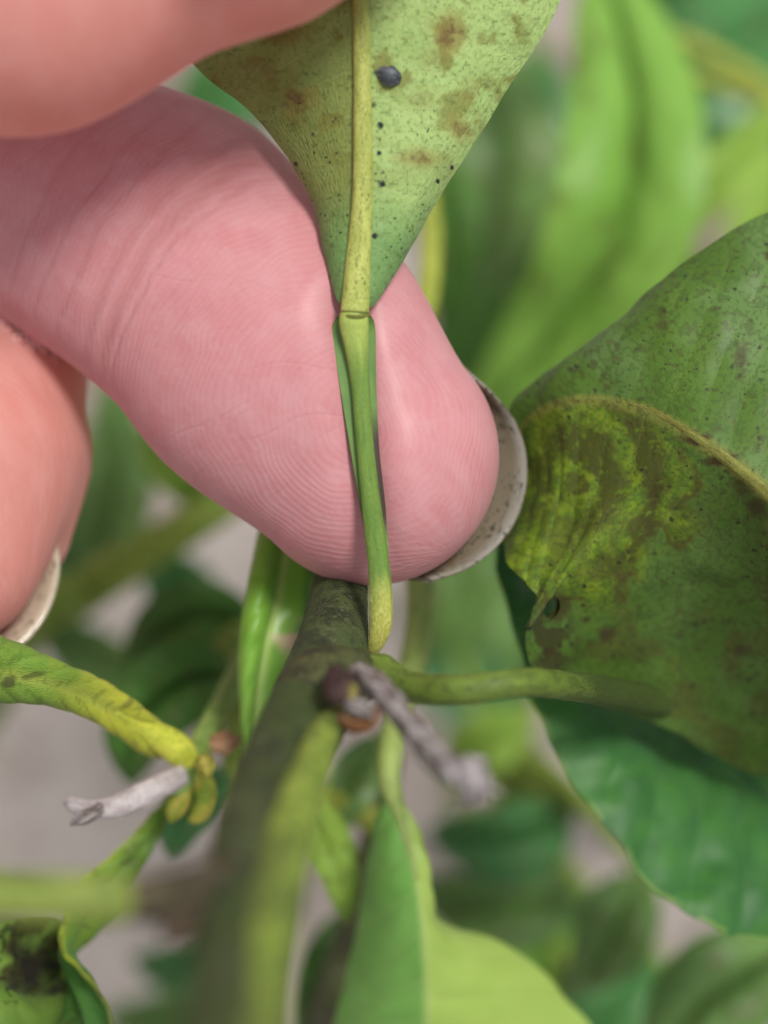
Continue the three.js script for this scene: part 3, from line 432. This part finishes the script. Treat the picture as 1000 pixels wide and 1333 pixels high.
const person = thing('hand', 'bare hand reaching in from the left, pinching the pale leaf between thumb and forefinger', 'hand', local(-150, 0, -10));
{
  const H = 0.72, lo = [-186, -50, -52], n = [302, 152, 112].map((k, i) => k), [nx, ny, nz] = [Math.ceil(206 / H), Math.ceil(106 / H), Math.ceil(82 / H)], at3 = (i, j, k) => (k * ny + j) * nx + i, field = new Float32Array(nx * ny * nz), Bk = 8;
  for (let k0 = 0; k0 < nz; k0 += Bk) for (let j0 = 0; j0 < ny; j0 += Bk) for (let i0 = 0; i0 < nx; i0 += Bk) {
    const h = Bk / 2 * H, f0 = hand(lo[0] + i0 * H + h, lo[1] + j0 * H + h, lo[2] + k0 * H + h), skip = Math.abs(f0) > h * 1.74 * 1.35 + 1.2;
    for (let k = k0; k < Math.min(nz, k0 + Bk); k++) for (let j = j0; j < Math.min(ny, j0 + Bk); j++) for (let i = i0; i < Math.min(nx, i0 + Bk); i++) field[at3(i, j, k)] = skip ? f0 : hand(lo[0] + i * H, lo[1] + j * H, lo[2] + k * H);
  }
  const cell = new Int32Array(nx * ny * nz).fill(-1), verts = [], tris = [];
  const corner = [[0, 0, 0], [1, 0, 0], [0, 1, 0], [1, 1, 0], [0, 0, 1], [1, 0, 1], [0, 1, 1], [1, 1, 1]], edges = []; for (let a = 0; a < 8; a++) for (const b of [1, 2, 4]) if (!(a & b)) edges.push([a, a | b]);
  for (let k = 0; k < nz - 1; k++) for (let j = 0; j < ny - 1; j++) for (let i = 0; i < nx - 1; i++) {
    let mask = 0; const v = []; for (let c = 0; c < 8; c++) { const q = corner[c]; v[c] = field[at3(i + q[0], j + q[1], k + q[2])]; if (v[c] < 0) mask |= 1 << c; }
    if (mask === 0 || mask === 255) continue;
    let s = [0, 0, 0], m = 0; for (const [a, b] of edges) if ((v[a] < 0) !== (v[b] < 0)) { const t = v[a] / (v[a] - v[b]); for (let q = 0; q < 3; q++) s[q] += corner[a][q] + (corner[b][q] - corner[a][q]) * t; m++; }
    cell[at3(i, j, k)] = verts.length; verts.push([lo[0] + (i + s[0] / m) * H, lo[1] + (j + s[1] / m) * H, lo[2] + (k + s[2] / m) * H]);
  }
  const quad = (a, b, c, d, f) => { if (a < 0 || b < 0 || c < 0 || d < 0) return; f ? tris.push([a, b, c], [a, c, d]) : tris.push([a, c, b], [a, d, c]); };
  for (let k = 1; k < nz - 1; k++) for (let j = 1; j < ny - 1; j++) for (let i = 1; i < nx - 1; i++) {
    const f = field[at3(i, j, k)] < 0;
    if (f !== field[at3(i + 1, j, k)] < 0) quad(cell[at3(i, j - 1, k - 1)], cell[at3(i, j, k - 1)], cell[at3(i, j, k)], cell[at3(i, j - 1, k)], f);
    if (f !== field[at3(i, j + 1, k)] < 0) quad(cell[at3(i - 1, j, k - 1)], cell[at3(i - 1, j, k)], cell[at3(i, j, k)], cell[at3(i, j, k - 1)], f);
    if (f !== field[at3(i, j, k + 1)] < 0) quad(cell[at3(i - 1, j - 1, k)], cell[at3(i, j - 1, k)], cell[at3(i, j, k)], cell[at3(i - 1, j, k)], f);
  }
  const grad = (p, e = 0.15) => [hand(p[0] + e, p[1], p[2]) - hand(p[0] - e, p[1], p[2]), hand(p[0], p[1] + e, p[2]) - hand(p[0], p[1] - e, p[2]), hand(p[0], p[1], p[2] + e) - hand(p[0], p[1], p[2] - e)].map((g) => g / (2 * e));
  const norms = verts.map((p) => {
    let g = grad(p); const f = hand(...p), l2 = g[0] ** 2 + g[1] ** 2 + g[2] ** 2 || 1, s = clamp(f / l2, -0.5, 0.5);
    for (let q = 0; q < 3; q++) p[q] -= g[q] * s;
    g = grad(p, 0.3); const l = Math.hypot(...g) || 1; return g.map((x) => x / l);
  });
  // lengthwise and round-the-finger coordinates
  const info = (p, name) => {
    const cs = chains[name], P = V(...p); let along = 0, sum = 0, a = 0; const w = V(0, 0, 0), ax = V(0, 0, 0), ds = cs.map((c) => bone(c, ...p)), least = Math.min(...ds);
    cs.forEach((c, i) => {
      const u = V(...c.b).sub(V(...c.a)), len = u.length(), k = Math.exp(-(ds[i] - least) / 2.5); u.divideScalar(len); const q = P.clone().sub(V(...c.a)), t = q.dot(u);
      a += k * (along + t); sum += k; ax.addScaledVector(u, k); w.addScaledVector(q.addScaledVector(u, -t), k); if (name !== 'palm') along += len;
    });
    ax.normalize(); w.addScaledVector(ax, -w.dot(ax));
    const e = V(0, 0, 1).addScaledVector(ax, -ax.z).normalize(), g = ax.clone().cross(e);
    return [a / sum, Math.atan2(w.dot(g), w.dot(e))];
  };
  const owner = verts.map((p) => { let best = 1e9, w = 'palm'; for (const n of [...fingerNames, 'palm']) { const d = n === 'palm' ? Math.min(...chains.palm.map((c) => bone(c, ...p))) : fieldOf(n, ...p); if (d < best) { best = d; w = n; } } return w; });
  const pos = [], nor = [], uv = [], idx = { index: [], rest: [] }, seen = new Map();
  for (const t of tris) {
    const name = owner[t[0]] === owner[t[1]] || owner[t[0]] === owner[t[2]] ? owner[t[0]] : owner[t[1]], ii = t.map((v) => info(verts[v], name)), wrap = Math.max(...ii.map((x) => x[1])) - Math.min(...ii.map((x) => x[1])) > Math.PI;
    t.forEach((v, q) => {
      const w = wrap && ii[q][1] < 0 ? 1 : 0, key = v + name + w; let at = seen.get(key);
      if (at === undefined) {
        at = pos.length / 3; seen.set(key, at); const P = local(...verts[v]), N = right.clone().multiplyScalar(norms[v][0]).addScaledVector(up, norms[v][1]).addScaledVector(fwd, -norms[v][2]);
        pos.push(P.x, P.y, P.z); nor.push(N.x, N.y, N.z); const b = (ii[q][1] + w * 2 * Math.PI) / (2 * Math.PI);
        name === 'index' ? uv.push((ii[q][0] + 12) / 60, b + 0.5) : uv.push(ii[q][0] / 40, b + 0.5);
      }
      (name === 'index' ? idx.index : idx.rest).push(at);
    });
  }
  const g = geometryOf(pos, uv, [...idx.index, ...idx.rest], nor); g.addGroup(0, idx.index.length, 0); g.addGroup(idx.index.length, idx.rest.length, 1);
  // skin of the forefinger: u = 60 mm lengthwise from 12 mm beyond the tip's centre, v = once round
  const A = (u) => u * 60 - 12, Bm = (v) => (v - 0.5) * 56;    // mm from the tip's centre towards the knuckle; mm from the middle of the pad
  const ridge = (u, v) => {
    const a = A(u), b = Bm(v), w = 1.2 * (fbm(a / 5, b / 5, 3, 2) - 0.5), rho = Math.hypot(a - 1.5, (b - 0.5) * 0.85) + w * 2 + 0.04 * b;
    return 0.5 + 0.5 * Math.cos(2 * Math.PI * rho / 0.43 + 4.5 * noise(a / 1.6, b / 1.6, 8));
  };
  const wrinkles = []; { const r = rng(66); for (let i = 0; i < 26; i++) { const th = Math.PI / 2 + (r() - 0.5) * 1.1 + 0.35; wrinkles.push({ a: 2 + r() * 26, b: (r() - 0.5) * 18, c: Math.cos(th), s: Math.sin(th), l: 2 + 5 * r() }); } }
  const crease = (u, v) => {
    const a = A(u), b = Bm(v); let s = 0;
    for (const [a0, k, wd, dp] of [[19.2, 0.014, 0.55, 1.0], [20.6, 0.012, 0.5, 0.8], [18.0, 0.016, 0.22, 0.5], [22.6, 0.006, 0.3, 0.5], [24.6, 0.004, 0.25, 0.4], [27, 0.004, 0.25, 0.35]]) { const d = a - a0 + k * b * b + 0.8 * (fbm(b / 4 + a0, a0, 0, 3) - 0.5); s = Math.max(s, dp * Math.exp(-d * d / (wd * wd)) * smooth(13, 8, Math.abs(b))); }
    for (let i = 0; i < 26; i++) {
      const q = wrinkles[i], da = a - q.a, db = b - q.b; if (da * da + db * db > q.l * q.l) continue;
      const x = da * q.c + db * q.s, y = -da * q.s + db * q.c + 0.25 * Math.sin(x * 0.9 + i); if (y > 0.3 || y < -0.3) continue;
      s = Math.max(s, 0.13 * Math.exp(-y * y / 0.01) * smooth(q.l, q.l * 0.6, Math.abs(x)));
    }
    return s;
  };
  const iBump = heightTexture(1440, 1440, (u, v) => { const pad = smooth(13, 9, Math.abs(Bm(v))) * smooth(30, 24, A(u)); return 0.5 + 0.036 * ridge(u, v) * pad * (0.35 + 0.9 * smooth(0.35, 0.7, fbm(u * 14, v * 14, 4, 3))) - 0.5 * crease(u, v) + 0.07 * fbm(u * 150, v * 140, 6, 3) + 0.05 * fbm(u * 40, v * 40, 6, 3); });
  const iMap = colourTexture(1024, 1024, (u, v) => {
    const a = A(u), b = Bm(v), n = fbm(a / 1.6, b / 1.6, 11, 4);
    let c = mix([0.60, 0.25, 0.27], [0.64, 0.295, 0.315], smooth(0.2, 0.8, n));
    c = mix(c, [0.62, 0.20, 0.20], 0.17 * smooth(0.4, 0.75, fbm(a / 1.9 + 3, b / 1.7, 19, 4) + (a < 1 ? 0.05 : 0)));
    c = mix(c, [0.66, 0.40, 0.41], 0.14 * smooth(0.45, 0.75, fbm(a / 0.8, b / 0.8, 27, 4)));
    c = mix(c, [0.50, 0.19, 0.18], 0.55 * crease(u, v)); c = mix(c, [0.74, 0.5, 0.5], 0.07 * ridge(u, v) * smooth(13, 9, Math.abs(b)));
    return mix(c, [0.72, 0.5, 0.46], 0.05 * smooth(0.6, 0.76, noise(u * 300, v * 280, 3)));
  });
  const rBump = heightTexture(1024, 1024, (u, v) => 0.5 + 0.25 * (fbm(u * 60, v * 60, 3, 4) - 0.5) + 0.06 * Math.cos(2 * Math.PI * (u * 80 + 2.2 * fbm(u * 9, v * 5, 5, 2))) * fbm(u * 10, v * 8, 7, 2) - 0.05 * smooth(0.04, 0, Math.abs(fbm(u * 14, v * 12, 13, 3) - 0.5)));
  const rMap = colourTexture(1024, 1024, (u, v) => { const n = fbm(u * 26, v * 30, 3, 4); let c = mix([0.76, 0.33, 0.285], [0.79, 0.375, 0.33], smooth(0.2, 0.8, n)); c = mix(c, [0.75, 0.27, 0.22], 0.16 * smooth(0.4, 0.75, fbm(u * 22 + 5, v * 26, 9, 4))); return mix(c, [0.80, 0.48, 0.43], 0.1 * smooth(0.55, 0.75, fbm(u * 60, v * 70, 3, 3))); });
  const skin = (map, bumpMap, bumpScale, through) => new THREE.MeshPhysicalMaterial({ map, bumpMap, bumpScale, roughness: 0.95, transmission: through, thickness: 0, specularIntensity: 0.4, clearcoat: 0.5, clearcoatRoughness: 0.4 });
  part('skin', g, [skin(iMap, iBump, 0.0003, 0.22), skin(rMap, rBump, 0.00016, 0.36)], person);
  // the nails
  const nailMap = (specks) => colourTexture(512, 512, (u, v) => { let c = mix([0.24, 0.195, 0.125], [0.33, 0.28, 0.20], fbm(u * 8, v * 14, 4)); c = mix(c, [0.42, 0.39, 0.33], smooth(0.86, 0.97, v)); if (specks) { const s = smooth(0.72, 0.80, noise(u * 60, v * 80, 3)) * smooth(0.42, 0.58, fbm(u * 12, v * 9, 7)); c = mix(c, [0.05, 0.04, 0.03], 0.95 * s); c = mix(c, [0.24, 0.14, 0.08], 0.8 * smooth(0.44, 0.58, fbm(u * 22, v * 20, 9)) * smooth(0.76, 0.92, u) * smooth(0.98, 0.8, v)); } return c; });
  const nailMaterial = (specks) => new THREE.MeshPhysicalMaterial({ map: nailMap(specks), roughness: 0.9, transmission: 0.5, thickness: 0, specularIntensity: 0.2, clearcoat: 0.22, clearcoatRoughness: 0.3, side: THREE.DoubleSide });
  function nail(edge, root, thick, n = 40, m = 16, dome = 0) {       // from the root line to the free edge, [px, py, z]
    const E = spline(edge, n), Q = spline(root, n), P = [];
    for (let j = 0; j <= m; j++) for (let i = 0; i <= n; i++) { const t = j / m, p = [0, 1, 2].map((q) => Q[i][q] + (E[i][q] - Q[i][q]) * t); p[2] -= dome * Math.sin(Math.PI * t); P.push(at(...p)); }
    const W = n + 1, pos = [], uv = [], idx = [], nor = [];
    const Nn = P.map((p, k) => { const i = k % W, j = Math.floor(k / W); return P[j * W + Math.min(i + 1, n)].clone().sub(P[j * W + Math.max(i - 1, 0)]).cross(P[Math.min(j + 1, m) * W + i].clone().sub(P[Math.max(j - 1, 0) * W + i])).normalize(); });
    for (const s of [1, -1]) P.forEach((p, k) => { const i = k % W, j = Math.floor(k / W), e = j === m ? 0.4 : 1, q = p.clone().addScaledVector(Nn[k], s * thick / 2000 * e); pos.push(q.x, q.y, q.z); uv.push(i / n, j / m); });
    const c = P.length;
    for (let j = 0; j < m; j++) for (let i = 0; i < n; i++) { const a = j * W + i, b = a + 1, d = a + W, e = d + 1; idx.push(a, b, d, d, b, e, c + a, c + d, c + b, c + d, c + e, c + b); }
    for (let i = 0; i < n; i++) idx.push(m * W + i, m * W + i + 1, c + m * W + i, m * W + i + 1, c + m * W + i + 1, c + m * W + i, i + 1, i, c + i, i + 1, c + i, c + i + 1);
    for (let j = 0; j < m; j++) for (const i of [0, n]) { const a = j * W + i, b = a + W; idx.push(a, b, c + a, b, c + b, c + a); }
    return geometryOf(pos, uv, idx);
  }
  part('fingernail', nail([[618, 494, -7], [648, 520, -8], [672, 552, -8.8], [685, 592, -9.2], [684, 640, -9.2], [668, 684, -9], [640, 718, -8.4], [604, 742, -7.6], [562, 756, -7]], [[520, 400, -9.5], [540, 440, -10.6], [548, 480, -11.2], [552, 530, -11.5], [550, 580, -11.5], [540, 630, -11.4], [520, 680, -11], [490, 720, -10.4], [460, 745, -9.5]], 0.36), nailMaterial(true), person, 'greyish fingernail with dark specks of dirt, showing past the fingertip');
  part('fingernail', nail([[52, 668, -11], [72, 700, -12], [77, 740, -12.5], [68, 782, -12.5], [50, 816, -12], [27, 840, -11.5], [8, 845, -11]], [[-20, 660, -17], [-10, 705, -17.5], [-14, 745, -17.5], [-24, 785, -17], [-40, 810, -16], [-56, 826, -14], [-64, 830, -12]], 0.6, 24, 20), new THREE.MeshPhysicalMaterial({ map: colourTexture(128, 128, (u, v) => mix(mix([0.42, 0.35, 0.24], [0.56, 0.5, 0.4], fbm(u * 6, v * 9, 3)), [0.12, 0.08, 0.06], 0.8 * smooth(0.62, 0.7, fbm(u * 20, v * 26, 6)))), roughness: 0.5, clearcoat: 0.4, side: THREE.DoubleSide }), person, 'pale fingernail of the curled finger, seen edge on');
  part('fingernail', nail([[455, -390, 20], [520, -330, 23], [560, -260, 24], [575, -190, 22], [560, -130, 18]], [[260, -330, 22], [280, -270, 26], [300, -200, 27.5], [300, -130, 26], [290, -80, 22]], 0.5, 24, 10), new THREE.MeshPhysicalMaterial({ map: colourTexture(64, 64, (u, v) => mix(mix([0.70, 0.36, 0.31], [0.76, 0.45, 0.39], fbm(u * 6, v * 4, 2)), [0.72, 0.66, 0.58], smooth(0.86, 0.92, v))), roughness: 0.4, clearcoat: 0.4, side: THREE.DoubleSide }), person);
}
// ------------------------------------------------------------------ plants behind
const stemTo = (pts, o) => tube(pts, { n: 40, m: 12, lumps: 0.05, ...o });
{ // the glossy leaf under the spotted one
  const b = thing('citrus_branch', 'leafy branch behind the spotted leaf carrying a broad glossy dark leaf', 'branch', at(1200, 1170, -24));
  const g = blade({ L: [[638, 680, -20], [640, 742, -20], [664, 832, -19], [700, 932, -18], [742, 1022, -17], [800, 1102, -16], [858, 1174, -16], [930, 1216, -16], [1000, 1221, -17], [1100, 1215, -19], [1200, 1172, -24]], M: [[640, 678, -20], [676, 740, -23], [730, 812, -25], [790, 872, -26], [850, 920, -26], [905, 958, -26], [960, 1006, -25], [1010, 1052, -24], [1070, 1100, -23], [1140, 1146, -23], [1200, 1170, -24]], R: [[642, 678, -20], [712, 690, -27], [800, 730, -30], [880, 770, -31], [950, 810, -31], [1010, 860, -31], [1060, 910, -30], [1110, 970, -28], [1150, 1040, -26], [1190, 1110, -24], [1201, 1168, -24]], nt: 130, ns: 60, bulge: [1.8, 1.6], wave: 1.6, waveSize: 7, seed: 9, vein: 0.5, veins: 11, thick: 0.45, toothed: 0.05 }), px = g.userData.spec.px;
  const map = colourTexture(512, 512, (u, v) => { const [x, y] = px(u, v), s = v * 2 - 1; let c = mix(lin(40, 92, 42), lin(66, 122, 54), fbm(x / 50, y / 50, 2)); c = mix(c, lin(80, 142, 46), 0.3 * smooth(0.35, 0.7, fbm(x / 34, y / 34, 8, 4))); c = mix(c, lin(30, 74, 36), smooth(0.04, 0.01, Math.abs(s))); c = mix(c, lin(128, 158, 76), 0.6 * smooth(0.972, 0.99, Math.abs(s)) * smooth(0.35, 0.7, noise(u * 40, 3, 1))); return mix(c, lin(96, 140, 84), 0.25 * veinAt(u, s, 11, 9)); });
  const leaf = part('leaf', g, leafMaterial(map, { through: 0.25, gloss: 0.55, glossRough: 0.48, bump: fineBump, bumpScale: 0.0002 }), b, 'broad glossy dark green leaf with a pale rim');
  part('petiole', stemTo([[1190, 1166, -24, 30], [1300, 1230, -32, 36], [1420, 1330, -50, 40]]), greenStem, leaf);
  part('stem', stemTo([[1420, 600, -40, 46], [1440, 1000, -48, 50], [1420, 1330, -52, 54], [1380, 1800, -90, 60], [1300, 2600, -200, 90]]), darkStem, b);
}
const root = (px, py, z, x, zz) => null;
// a plant behind: its stem down to the soil, then its leaves
function shrub(name, label, category, stem, width, leaves, group) {
  const top = at(...stem[stem.length - 1]), foot = at(...stem[0]), base = V(foot.x, -0.012, foot.z), o = thing(name, label, category, base, group);
  const pts = [[base.x, base.y, base.z, width * 1.3 / 1000], ...stem.map((p, i) => { const v = at(...p); return [v.x, v.y, v.z, width * (1 - 0.6 * i / stem.length) / 1000]; })];
  part('stem', tube(pts, { world: true, n: 60, m: 12, lumps: 0.06, seed: width }), leaves.dark ? darkStem : greenStem, o);
  const line = spline(pts, 60).map((q) => V(q[0], q[1], q[2]));
  for (const [M, w, kind, opt = {}] of leaves) {
    const leaf = simpleLeaf(o, M, w, kind, opt), b0 = at(...M[0]); let near = line[0]; for (const q of line) if (q.distanceTo(b0) < near.distanceTo(b0)) near = q;
    const mid = near.clone().lerp(b0, 0.55); mid.y += 0.12 * near.distanceTo(b0); const c1 = at(...spline(M, 10)[2]), rr = 0.0009;
    part('petiole', tube([[near.x, near.y, near.z, rr * 1.4], [mid.x, mid.y, mid.z, rr], [b0.x, b0.y, b0.z, rr], [c1.x, c1.y, c1.z, rr * 0.6]], { world: true, n: 24, m: 8 }), kind === 2 ? yellowStem : greenStem, leaf);
  }
  return o;
}
shrub('citrus_sapling', 'blurred sapling at the upper right with a long curved yellow-green leaf', 'sapling', [[900, 900, -260], [960, 600, -200], [860, 250, -130], [790, -120, -90]], 4, [
  [[[770, -90, -85], [800, 20, -80], [824, 120, -76], [826, 220, -74], [806, 300, -74], [768, 372, -76], [716, 440, -80], [650, 520, -84], [590, 600, -90]], 190, 5, { lift: [5, 5], bulge: [2, 2], wave: 1.4, label: 'long curved yellow-green leaf' }],
  [[[1010, 130, -95], [980, 190, -92], [930, 240, -90], [880, 300, -92], [830, 380, -98]], 70, 2, { lift: [3, 1] }],
  [[[1080, 180, -100], [1020, 250, -96], [975, 330, -94], [940, 430, -96]], 90, 2, { lift: [2, 3] }],
]);
shrub('citrus_sapling', 'blurred sapling in the top right corner with dark bluish green leaves', 'sapling', [[1200, 900, -330], [1160, 500, -260], [1060, 150, -170], [1020, -60, -130]], 4, [
  [[[1060, 20, -130], [980, 60, -122], [900, 110, -118], [820, 120, -120]], 200, 1, { lift: [4, -2], bulge: [2, 3] }],
  [[[1030, -60, -140], [960, -40, -134], [880, -10, -132], [800, 0, -136]], 150, 1, { lift: [2, 4] }],
  [[[1070, 150, -150], [1000, 170, -146], [920, 180, -144], [850, 160, -150]], 140, 1, { lift: [5, 2] }],
  [[[1090, 400, -170], [1020, 460, -170], [940, 500, -172], [860, 500, -178]], 150, 3],
]);
shrub('citrus_sapling', 'blurred sapling behind the pinched leaf with dull grey-green leaves', 'sapling', [[640, 700, -320], [600, 420, -240], [640, 180, -170], [620, -40, -150]], 4, [
  [[[610, 60, -128], [632, 140, -122], [644, 220, -120], [640, 300, -122], [610, 360, -128]], 190, 3, { lift: [4, -3], bulge: [3, 2] }],
  [[[700, 60, -140], [690, 150, -136], [690, 240, -138], [700, 330, -146]], 120, 1, { lift: [2, 2] }],
  [[[560, -60, -150], [420, 20, -142], [300, 110, -138], [230, 180, -142]], 150, 1, { lift: [3, 3] }],
  [[[560, 200, -95], [580, 270, -92], [585, 340, -92], [575, 430, -96]], 90, 4, { lift: [2, 2] }],
  [[[660, 360, -190], [620, 420, -190], [600, 500, -194], [610, 580, -200]], 120, 4],
  [[[720, 330, -200], [680, 350, -196], [610, 350, -196], [540, 340, -200]], 70, 4],
]);
shrub('citrus_sapling', 'blurred sapling between the two fingers with a diagonal green twig', 'sapling', [[-80, 1100, -260], [10, 850, -80], [110, 770, -74], [200, 712, -70], [290, 655, -70], [420, 560, -90]], 3, [
  [[[270, 660, -74], [235, 620, -70], [205, 585, -70], [180, 560, -74]], 60, 2, { lift: [2, 2] }],
  [[[120, 765, -90], [140, 680, -92], [150, 600, -94], [150, 480, -100]], 110, 3, { lift: [3, 3] }],
  [[[190, 720, -95], [235, 770, -94], [265, 830, -94], [270, 900, -98]], 95, 1, { lift: [2, 3] }],
  [[[60, 810, -88], [110, 850, -90], [170, 880, -92], [215, 890, -96]], 80, 3],
  [[[30, 830, -110], [80, 760, -112], [110, 690, -114], [115, 610, -118]], 90, 1],
]);
shrub('citrus_sapling', 'dark leaved sapling behind the buds of the left twig', 'sapling', [[330, 1350, -200], [340, 1150, -90], [320, 950, -52], [300, 830, -48]], 3, [
  [[[300, 880, -40], [255, 880, -37], [205, 910, -36], [175, 960, -36], [172, 1020, -38]], 120, 4, { lift: [2, 2] }],
  [[[300, 1010, -34], [262, 1035, -32], [235, 1070, -31], [225, 1118, -32]], 80, 1, { lift: [2, 2], label: 'small round dark green leaf' }],
  [[[330, 820, -56], [270, 800, -54], [210, 820, -54], [165, 880, -58]], 100, 4],
  [[[340, 1200, -90], [290, 1240, -88], [230, 1260, -88], [170, 1250, -92]], 80, 1],
  [[[330, 1290, -120], [270, 1320, -118], [200, 1330, -118], [130, 1320, -120]], 90, 3],
]);
shrub('citrus_sapling', 'sapling behind the branch with a small pale pointed leaf and dark stems', 'sapling', [[400, 1480, -150], [420, 1340, -60], [452, 1230, -48], [480, 1120, -42], [510, 980, -44]], 1.9, Object.assign([
  [[[388, 1030, -32], [412, 1075, -30], [440, 1125, -28], [452, 1200, -29]], 74, 2, { lift: [2, 2], label: 'small pale yellow-green pointed leaf' }],
  [[[500, 960, -40], [470, 1000, -38], [440, 1050, -37], [410, 1110, -38]], 60, 3],
  [[[480, 1180, -60], [440, 1230, -58], [410, 1300, -58], [390, 1390, -62]], 70, 4],
], { dark: true }));
shrub('citrus_sapling', 'blurred sapling at the lower right with bluish green and pale shining leaves', 'sapling', [[760, 1700, -300], [740, 1400, -190], [700, 1150, -110], [650, 950, -90]], 4, [
  [[[740, 1060, -84], [690, 1090, -80], [630, 1100, -80], [560, 1080, -84]], 110, 1, { lift: [3, -1], bulge: [2, 2] }],
  [[[760, 1160, -90], [690, 1180, -88], [610, 1180, -88], [540, 1150, -94]], 110, 3, { lift: [3, 2] }],
  [[[690, 930, -90], [650, 960, -86], [610, 980, -86], [580, 1010, -90]], 80, 2, { lift: [3, 3] }],
  [[[840, 1140, -70], [810, 1190, -66], [785, 1240, -66], [740, 1290, -70]], 110, 3, { lift: [3, 3], bulge: [2, 2] }],
  [[[1040, 1230, -60], [970, 1270, -56], [900, 1320, -55], [850, 1400, -58]], 150, 3, { lift: [3, 2], bulge: [2, 2] }],
  [[[640, 1160, -120], [690, 1220, -116], [720, 1290, -116], [730, 1380, -120]], 130, 0],
  [[[600, 860, -130], [610, 790, -128], [600, 720, -128], [570, 640, -132]], 90, 3],
  [[[760, 1330, -110], [700, 1330, -108], [640, 1310, -108], [580, 1270, -112]], 100, 4],
  [[[860, 1250, -110], [820, 1290, -108], [770, 1340, -108], [700, 1370, -112]], 110, 1],
]);
shrub('citrus_sapling', 'blurred pale sapling low behind the fingertip', 'sapling', [[620, 1100, -330], [600, 950, -260], [560, 800, -180], [600, 640, -140]], 4, [
  [[[640, 640, -120], [690, 560, -118], [730, 500, -118], [790, 440, -122]], 130, 2, { lift: [3, 1] }],
  [[[600, 700, -150], [660, 760, -150], [690, 830, -150], [690, 920, -156]], 120, 3],
  [[[560, 800, -190], [590, 870, -190], [640, 930, -190], [700, 980, -194]], 110, 1],
]);
renderer.render(scene, camera);
